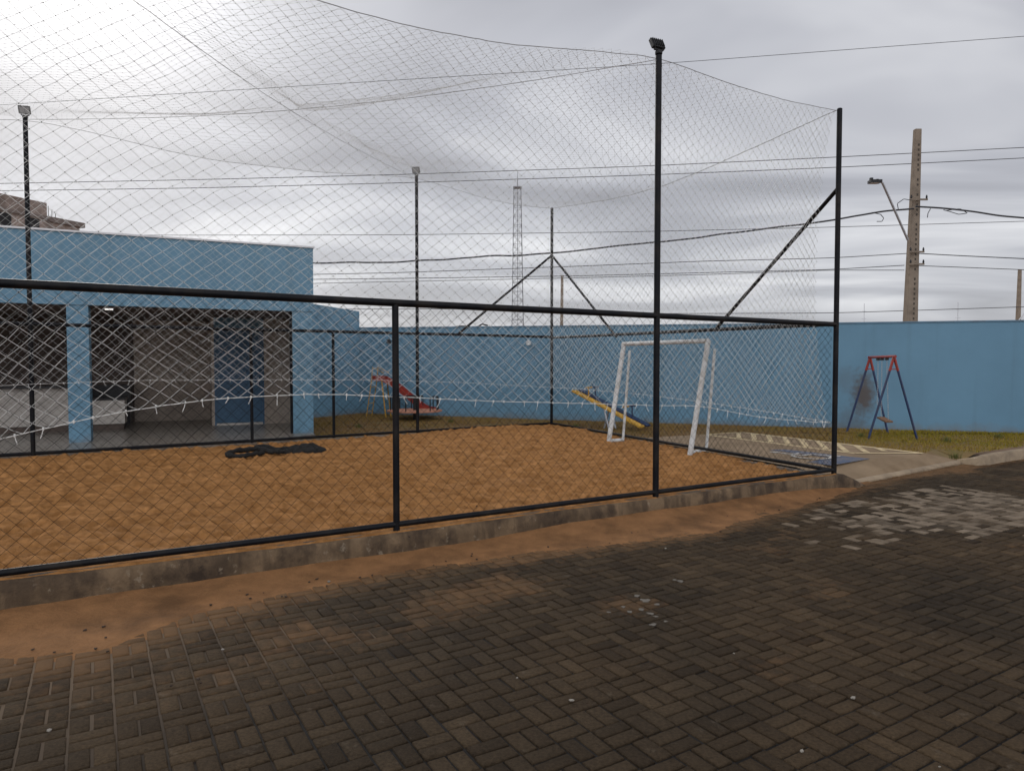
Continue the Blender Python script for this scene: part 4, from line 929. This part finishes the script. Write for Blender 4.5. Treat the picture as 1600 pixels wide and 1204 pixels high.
# ---------------------------------------------------------------- small fittings on the boundary wall
dw = (WALL[1] - WALL[0]) / np.linalg.norm(WALL[1] - WALL[0]); nw = np.array([dw[1], -dw[0]])
def wall_lamp(px_, py_, m, label):
    p_ = on_plane(px_, py_, WALL[0], dw); t_ = thing('wall_lamp', label, 'lamp', p_)
    q_ = p_ + np.array([*nw, 0]) * .16
    b = MB(); b.tube([p_, q_ + [0, 0, .03]], .014, 8); b.build('arm', M_DARK, t_)
    b = MB(); b.tube([q_ + [0, 0, .06], q_ + [0, 0, .03], q_ - [0, 0, .07]], [.03, .05, .085], 14); b.build('lamp_shade', m, t_)
    b = MB(); b.tube([q_ - [0, 0, .06], q_ - [0, 0, .09]], [.05, .03], 12); b.build('bulb', M_PLATE, t_)
wall_lamp(612, 533, M_DARK, 'small black lamp fixed to the blue wall above the slide')
wall_lamp(829, 535, M_WHITE, 'small white lamp fixed high on the blue wall left of the corner pole')
b = MB(); pp = on_plane(740, 511, WALL[0], dw); z_ = 2.82
P = np.array([[pp[0] - .55 + i * .16, pp[1] + .06 - dw[1] * 0 + (-.55 + i * .16) * dw[1] / dw[0], z_ + .02 * math.sin(i * 1.3) + (.06 if i == 5 else 0)] for i in range(7)])
b.tube(P, .022, 8); tag(b.build('drain_pipe', M_DARK), 'short black pipe lying on top of the boundary wall', 'pipe')

# ---------------------------------------------------------------- utility poles, street lamp, cables
M_POLE = mat('weathered_pole_concrete', (.20, .160, .122), .9, .15, 4, .3, 40, dirt=(.11, .085, .065), dscale=3, damt=.6)
t, bs = nodes_of(M_POLE)
WP, WD = np.array([12.75, 22.0]), np.array([.993, -.117])         # vertical plane of the street cables
def pole_thing(label, b_px, t_px, Y, wb, wt, group='concrete utility poles'):
    pb, pt_ = on_y(*b_px, Y), on_y(*t_px, Y); d = (pt_ - pb); base = pb + d * ((-.3 - pb[2]) / d[2])
    t_ = thing('utility_pole', label, 'utility pole', base, group)
    def ring(p, w_, dpt): return [p + np.array([sx * w_ / 2, sy * dpt / 2, 0]) for sx, sy in ((-1, -1), (1, -1), (1, 1), (-1, 1))]
    fr = (pb[2] + .3) / (pt_[2] + .3); w0 = wb + (wb - wt) * fr / (1 - fr) * .9
    b = MB(); V = ring(base, w0, w0 * .75) + ring(pt_, wt, wt * .75)
    b.add(V, [(0, 1, 5, 4), (1, 2, 6, 5), (2, 3, 7, 6), (3, 0, 4, 7), (4, 5, 6, 7)]); b.build('shaft', M_POLE, t_, bevel=.02)
    return t_, base, pt_
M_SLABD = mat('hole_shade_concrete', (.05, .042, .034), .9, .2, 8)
up, ub, ut = pole_thing('tall tapered concrete utility pole behind the wall carrying the street lamp', (1422, 508), (1433.5, 202), 22, .36, .20)
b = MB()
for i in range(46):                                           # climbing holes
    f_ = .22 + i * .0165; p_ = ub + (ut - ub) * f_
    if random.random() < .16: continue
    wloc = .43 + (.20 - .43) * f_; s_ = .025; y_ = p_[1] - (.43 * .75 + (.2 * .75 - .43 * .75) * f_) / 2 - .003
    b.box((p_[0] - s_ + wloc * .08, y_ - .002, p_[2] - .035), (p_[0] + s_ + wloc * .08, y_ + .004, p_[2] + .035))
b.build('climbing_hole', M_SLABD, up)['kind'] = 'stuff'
for (py_, l_) in ((314, .6), (395, .5), (414, .5)):
    p_ = on_y(1427 if py_ > 350 else 1430, py_, 22); b = MB(); b.bar(p_ + [-l_ * .45, -.2, 0], p_ + [l_ * .45, -.2, 0], .045, .05); bk_ = b.build('bracket', M_POLE, up)
    for sx in (-1, 1):
        b = MB(); c = p_ + np.array([sx * l_ * .4, -.2, .02]); b.tube([c, c + [0, 0, .05], c + [0, 0, .09], c + [0, 0, .12]], [.02, .03, .022, .015], 10); b.build('insulator', M_DARK, bk_)
b = MB(); a0, a1, a2, a3 = on_y(1418.5, 375, 21.8), on_y(1379, 286, 21.2), on_y(1374, 282.5, 21.15), on_y(1366, 283.5, 21.1)
b.tube([a0, a0 + (a1 - a0) * .5, a1, a2, a3], .035, 10); la = b.build('lamp_arm', M_GALV, up, smooth=True)
b = MB(); hc = on_y(1367, 284.5, 21.1); b.box(hc + [-.17, -.12, -.03], hc + [.17, .12, .055]); b.box(hc + [-.15, -.03, .056], hc + [-.06, .05, .13]); b.box(hc + [.02, -.05, .056], hc + [.1, .03, .085]); lh = b.build('lamp_head', M_DARK, la, bevel=.01)
b = MB(); b.box(hc + [-.15, -.1, -.04], hc + [.1, .1, -.031]); b.build('lens', M_PLATE, lh)
pole_thing('thin distant utility pole at the right edge above the wall', (1590.5, 506), (1593.5, 421), 54, .30, .22)
b = MB(); ps = bpy.data.objects['utility_pole.001']; b.tube([on_y(1592, 500, 53.6), on_y(1603, 487, 53.6)], .04, 6); b.build('brace', M_GALV, ps)
pole_thing('slender distant utility pole right of the lattice tower', (877.5, 510), (878.5, 430), 57, .26, .2)
def antenna(label, x, y0, y1, Y):
    p0_, p1_ = on_y(x, y1, Y), on_y(x, y0, Y); p0_[2] = -.3; t_ = thing('antenna_mast', label, 'antenna', p0_, 'distant antenna masts')
    b = MB(); b.tube([p0_, p1_], .028, 6); b.build('mast', M_GALV, t_)
    for i, f_ in enumerate((.72, .8, .9)):
        p_ = p0_ + (p1_ - p0_) * f_; b = MB(); b.bar(p_ + [-.35 + i * .06, 0, 0], p_ + [.35 - i * .06, 0, 0], .03); b.build('crossarm', M_GALV, t_)
antenna('thin antenna mast between the corner pole and the big utility pole', 1350.5, 474, 510, 80); antenna('thin antenna mast right of the big utility pole', 1497, 472, 510, 80)

M_CABLE = mat('black_cable', (.03, .03, .033), .6, .2, 5)
cgrp = 'overhead cables along the street'
def cable(pts, Y, r, label, d=WD, name='overhead_cable', wob=0, cat_='cable'):
    pts = list(pts)                                            # carry the line on past both edges of the view
    if pts[-1][0] == 1640: (xa, ya), (xb, yb) = pts[-2], pts[-1]; pts.append((2300, yb + (yb - ya) / (xb - xa) * 660))
    if pts[0][0] == -60: (xa, ya), (xb, yb) = pts[0], pts[1]; pts.insert(0, (-500, ya - (yb - ya) / (xb - xa) * 440))
    P0 = np.array([12.75 / 22 * Y, Y]); P = np.array([on_plane(x, y, P0, d) for x, y in pts]); n = 240
    k = np.r_[0, np.cumsum(np.linalg.norm(np.diff(P, axis=0), axis=1))]; kk_ = np.linspace(0, k[-1], n)
    Q = np.stack([np.interp(kk_, k, P[:, q]) for q in range(3)], 1)
    w_ = np.ones(13) / 13
    for q in range(3): 
        s_ = np.convolve(np.pad(Q[:, q], 6, mode='reflect', reflect_type='odd'), w_, 'valid'); Q[1:-1, q] = s_[1:-1]
    if wob: Q[:, 2] += wob * (vnoise(kk_ * 1.2, kk_ * 0, 91) - .5)
    b = MB(); b.tube(Q, r, 5); return tag(b.build(name, M_CABLE), label, cat_, cgrp)
cable([(-60, 168), (430, 137), (1030, 100), (1640, 54)], 26, .010, 'thin overhead cable highest of all, rising to the right edge')
cable([(-60, 288), (300, 281), (620, 273), (1000, 260), (1300, 246), (1640, 228.5)], 30, .016, 'upper of the two close cables passing the floodlight of the far pole')
cable([(-60, 299), (300, 294), (620, 286), (1000, 274), (1300, 262), (1640, 245)], 30, .016, 'lower of the two close cables passing below the floodlight of the far pole')
cable([(-60, 366), (245, 367.5), (620, 367), (1000, 362), (1300, 355), (1640, 344.5)], 30, .013, 'thin cable crossing the lattice tower at half its height')
cable([(400, 413), (490, 411.5), (620, 409), (740, 402), (870, 395), (1000, 381), (1150, 364), (1300, 343), (1360, 333), (1428, 326)], 21.7, .028, 'thick twisted cable left of the big utility pole', wob=.05)
cable([(1430, 324), (1460, 325.5), (1480, 327), (1520, 332), (1560, 337), (1640, 346)], 21.7, .028, 'thick twisted cable right of the big utility pole', wob=.06)
cable([(330, 432), (620, 426), (900, 416), (1100, 408), (1300, 403), (1418, 396)], 22.3, .012, 'upper thin service cable left of the big utility pole')
cable([(1436, 396), (1500, 399.5), (1640, 406)], 22.3, .015, 'upper thin service cable right of the big utility pole')
cable([(330, 438), (620, 435), (900, 431), (1100, 426), (1300, 421), (1413, 414.5)], 22.0, .012, 'lower thin service cable left of the big utility pole')
cable([(1432, 415), (1500, 417.5), (1640, 423)], 22.0, .012, 'lower thin service cable right of the big utility pole')
cable([(330, 446), (620, 440), (900, 434), (1100, 429), (1300, 422), (1413, 422)], 22.6, .010, 'thinnest service cable lowest of the three left of the big pole')
cable([(380, 485), (490, 483), (750, 482.5), (1000, 490), (1300, 489), (1640, 478)], 40, .020, 'low cable just above the top of the blue boundary wall')
# stray loops of wire at the pole
for i, (pts, lb) in enumerate((([(1404, 329), (1402, 318), (1412, 311), (1425, 313)], 'small loop of stray wire at the left side of the utility pole'), ([(1362, 332), (1376, 335), (1381, 341), (1378, 346), (1370, 346)], 'loose wire end curling below the twisted cable near the lamp arm'),
                               ([(1474, 328), (1482, 330), (1498, 335), (1512, 333), (1500, 326), (1478, 329)], 'tangled loop of wire on the twisted cable right of the pole'), ([(1454, 326), (1450, 333), (1449, 340)], 'short wire tail hanging right of the utility pole'))):
    P = np.array([on_y(x, y, 21.6) for x, y in pts]); k = np.linspace(0, len(P) - 1, 24); P = np.stack([np.interp(k, np.arange(len(P)), P[:, q]) for q in range(3)], 1)
    b = MB(); b.tube(P, .012, 5); tag(b.build('stray_wire', M_CABLE), lb, 'wire', 'stray wires at the pole')

# lattice tower
M_TOW = mat('grey_tower_steel', (.20, .205, .22), .6, .1, 2, metallic=.3)
TY = 120.; tb, tt = on_y(809, 565, TY), on_y(808.5, 293.5, TY); tsp = on_y(808.5, 268, TY)
tow = thing('lattice_tower', 'tall slender grey telecom lattice tower beyond the wall', 'tower', (tb[0], TY, -.3))
def leg_at(z, sx, sy):
    f_ = (z + .3) / (tt[2] + .3); hw = 1.12 + (.60 - 1.12) * f_; return np.array([tb[0] + (tt[0] - tb[0]) * f_ + sx * hw, TY + sy * hw, z])
for sx in (-1, 1):
    for sy in (-1, 1):
        b = MB(); b.tube([leg_at(-.3, sx, sy), leg_at(tt[2], sx, sy)], .065, 6); b.build('leg', M_TOW, tow)
nlev = 20; b = MB()
lv = np.linspace(1, tt[2], nlev)
cs = [(-1, -1), (1, -1), (1, 1), (-1, 1)]
for i in range(nlev):
    for j in range(4):
        a0, a1 = cs[j], cs[(j + 1) % 4]; b.tube([leg_at(lv[i], *a0), leg_at(lv[i], *a1)], .035, 4)
        if i < nlev - 1: b.tube([leg_at(lv[i], *a0), leg_at(lv[i + 1], *a1)], .022, 4); b.tube([leg_at(lv[i], *a1), leg_at(lv[i + 1], *a0)], .022, 4)
b.build('bracing', M_TOW, tow)
b = MB(); b.box((tt[0] - .72, TY - .72, tt[2] - .05), (tt[0] + .72, TY + .72, tt[2] + .1)); b.build('platform', M_TOW, tow)
b = MB(); b.tube([tt, tsp], [.09, .03], 6); b.build('spire', M_TOW, tow)
b = MB(); b.tube([leg_at(0, 0, -1), leg_at(tt[2], 0, -1)], .05, 5); b.build('cable_ladder', M_TOW, tow)

# unfinished block building behind the clubhouse
M_BLK = mat('bare_concrete_block', (.33, .265, .23), .95, .12, 1.0, .2, 20, dirt=(.13, .10, .085), dscale=.8, damt=.7)
t, bs = nodes_of(M_BLK); L = t.links.new; src = bs.inputs['Base Color'].links[0].from_socket
gg = t.nodes.new('ShaderNodeNewGeometry'); sx_ = t.nodes.new('ShaderNodeSeparateXYZ'); L(gg.outputs['Position'], sx_.inputs[0]); cb_ = t.nodes.new('ShaderNodeCombineXYZ'); L(sx_.outputs['Y'], cb_.inputs[0]); L(sx_.outputs['Z'], cb_.inputs[1])
bk = t.nodes.new('ShaderNodeTexBrick'); bk.inputs['Scale'].default_value = 1; bk.inputs['Brick Width'].default_value = .4; bk.inputs['Row Height'].default_value = .2; bk.inputs['Mortar Size'].default_value = .012
bk.inputs['Color1'].default_value = (1, 1, 1, 1); bk.inputs['Color2'].default_value = (.85, .85, .85, 1); bk.inputs['Mortar'].default_value = (.62, .6, .58, 1); L(cb_.outputs[0], bk.inputs['Vector'])
mxx = t.nodes.new('ShaderNodeMixRGB'); mxx.blend_type = 'MULTIPLY'; mxx.inputs[0].default_value = 1; L(src, mxx.inputs[1]); L(bk.outputs[0], mxx.inputs[2]); L(mxx.outputs[0], bs.inputs['Base Color'])
M_SLABC = mat('grey_cast_concrete', (.17, .14, .125), .95, .15, 2)
q0, q1 = on_y(0, 302, 42), on_y(73, 317, 44.6); q2 = on_y(121, 346, 47.0)
un = thing('unfinished_building', 'unfinished bare concrete block building behind the clubhouse roof', 'building', (-32, 46, -.3))
dd = (q1 - q0)[:2]; dd /= np.linalg.norm(dd); ee = np.array([-dd[1], dd[0]]); zt_ = (q0[2] + q1[2]) / 2
UB = (dd, ee); OB = (*q1[:2], 0)
b = MB(); b.box((-9, 0, -.3), (0, 6, zt_ - 1.05), UB, OB); b.build('wall', M_BLK, un)
b = MB(); b.box((-9.1, -.12, zt_ - 1.049), (.1, 6.1, zt_ - .85), UB, OB); b.build('floor_slab', M_SLABC, un)
b = MB(); b.box((-9, .0, zt_ - .849), (0, .16, zt_), UB, OB); b.box((-.16, .161, zt_ - .849), (0, 6, zt_), UB, OB); b.build('parapet', M_BLK, un)
l2 = float((q2[:2] - q1[:2]) @ dd)
b = MB(); b.box((.101, .3, -.3), (l2, 5.6, q2[2] - .42), UB, OB); b.build('wall', M_BLK, un)
b = MB(); b.box((.101, .1, q2[2] - .419), (l2 + .25, 5.8, q2[2] - .1), UB, OB); b.build('floor_slab', M_SLABC, un)
for i, (a0, a1) in enumerate(((-3.4, -2.2), (-1.4, -.5), (-6.2, -4.9))):
    b = MB(); b.box((a0, -.015, zt_ - 2.3), (a1, -.003, zt_ - 1.12), UB, OB); b.build('window_opening', M_DARK, un)
for i in range(3):
    p_ = np.array([*(q1[:2] + dd * (.5 + i * .22) + ee * .6), q2[2] - .1]); b = MB(); b.tube([p_, p_ + [.02 * i, 0, .75 - .2 * i]], .02, 5); b.build('rebar', M_DARK, un)

# ---------------------------------------------------------------- litter on the sand strip
M_CLOD = mat('dark_clod', (.035, .022, .014), .95, .3, 30); M_CHIP = mat('pale_stone_chip', (.22, .20, .17), .9, .1, 30)
def clod(m):
    bmn = bmesh.new(); bmesh.ops.create_icosphere(bmn, subdivisions=1, radius=1)
    for v in bmn.verts: v.co *= random.uniform(.7, 1.2); v.co.z *= .6
    me = bpy.data.meshes.new('pebble'); bmn.to_mesh(me); bmn.free(); me.materials.append(m); return me
cm = [clod(M_CLOD) for _ in range(3)]; pm_ = [clod(M_CHIP) for _ in range(2)]
dark = [(119, 972), (162, 978), (165, 995), (168, 1017), (85, 1018), (310, 1060), (268, 1070), (105, 1125), (446, 952), (250, 946), (391, 934), (386, 928), (495, 904), (697, 876), (745, 873), (782, 844), (830, 842), (961, 828), (987, 832), (1028, 822), (1200, 788), (1110, 790), (1277, 780), (918, 854), (733, 852), (682, 886), (314, 1066), (567, 1140), (855, 910), (85, 829), (745, 790), (640, 838)]
for i in range(70):
    r_c = random.uniform(-2.5, 8.5); l_c = random.uniform(float(sand_edge(r_c)) - .15, FT - .08); q_c = RV * r_c + LV * l_c
    sx_c = (q_c[0] / max(q_c[1], .1)) * FPX + CX; sy_c = CY - FPX * math.tan(PITCH - math.atan2(H - .03, q_c[1])) * -1 if False else HY + FPX * (H - .04) / q_c[1]
    dark.append((sx_c, sy_c))
pale = [(205, 938), (514, 908), (345, 919), (797, 846), (77, 1140), (348, 1014), (1040, 856), (808, 1058), (893, 1093), (1253, 1172), (1333, 1089), (1468, 1197), (1147, 1020)]
for k_, (lst, ms, lb, nm, g_) in enumerate(((dark, cm, 'small dark clod of earth lying on the sand or paving', 'earth_clod', 'dark earth clods on the ground'), (pale, pm_, 'small pale stone chip lying on the sand or paving', 'stone_chip', 'pale stone chips on the ground'))):
    for (x, y) in lst:
        p_ = on_z(x, y, .2 if y < 845 and x < 760 and y < 840 else .015); s_ = random.uniform(.006, .014)
        o = bpy.data.objects.new(nm, random.choice(ms)); C.objects.link(o); o.location = p_; o.scale = (s_ * random.uniform(.8, 1.6), s_, s_); o.rotation_euler = (0, 0, random.uniform(0, 6)); tag(o, lb, 'clod' if k_ == 0 else 'stone', g_)

# splashes of white mortar on the paving
M_SPL = mat('mortar_splash', (.115, .102, .085), .9, .25, 60)
for (x, y, sz) in ((1065, 907, .045), (1054, 905, .03), (995, 929, .04), (1010, 937, .055), (1028, 943, .03), (1001, 951, .035), (1016, 957, .04), (985, 955, .03), (1026, 962, .025), (950, 955, .025), (1020, 975, .035), (1040, 970, .02), (975, 947, .025)):
    p_ = on_z(x, y, .006); n = 11; ph = random.uniform(0, 6); pts = []
    for i in range(n):
        a_ = i / n * 2 * math.pi; r_s = sz * .62 * (.55 + .8 * random.random()) * (1 + .35 * math.cos(a_ + ph)); pts.append((p_[0] + r_s * math.cos(a_), p_[1] + r_s * .9 * math.sin(a_)))
    b = MB(); b.prism(pts, .0, .0052); tag(b.build('mortar_splash', M_SPL), 'pale splash of dried mortar on the dark paving', 'splash', 'mortar splashes on the paving')
# weeds and taller tufts at the foot of walls and kerbs
M_WEED = mat('weed_leaf', (.10, .105, .025), .8, .3, 20)
for (x, y, z_w, lb) in ((1345, 683, .19, 'small grass tuft left of the swing set'), (1478, 690, .19, 'small grass tuft right of the swing set'), (1560, 684, .19, 'small grass tuft at the foot of the blue wall near the right edge'), (900, 668, .19, 'small grass tuft left of the goal'), (705, 660, .19, 'small grass tuft behind the far fence near the wall'), (560, 668, .19, 'small grass tuft by the side wall corner'), (1493, 716, .17, 'small grass tuft at the end of the dropped kerb')):
    c = on_z(x, y, z_w); b = MB()
    for i in range(70):
        a_ = random.uniform(0, 6.28); r0_ = random.uniform(0, .10); h_ = random.uniform(.05, .13); q_ = c + [math.cos(a_) * r0_, math.sin(a_) * r0_, 0]; l_ = random.uniform(.01, .06); w_ = .005
        tdir = np.array([-math.sin(a_), math.cos(a_), 0]) * w_; out_ = np.array([math.cos(a_), math.sin(a_), 0])
        b.add([q_ - tdir, q_ + tdir, q_ + out_ * l_ * .4 + [0, 0, h_ * .65] + tdir * .7, q_ + out_ * l_ * .4 + [0, 0, h_ * .65] - tdir * .7, q_ + out_ * l_ + [0, 0, h_]], [(0, 1, 2, 3), (3, 2, 4)])
    tag(b.build('grass_tuft', M_WEED), lb, 'grass tuft', 'grass tufts on the lawn')
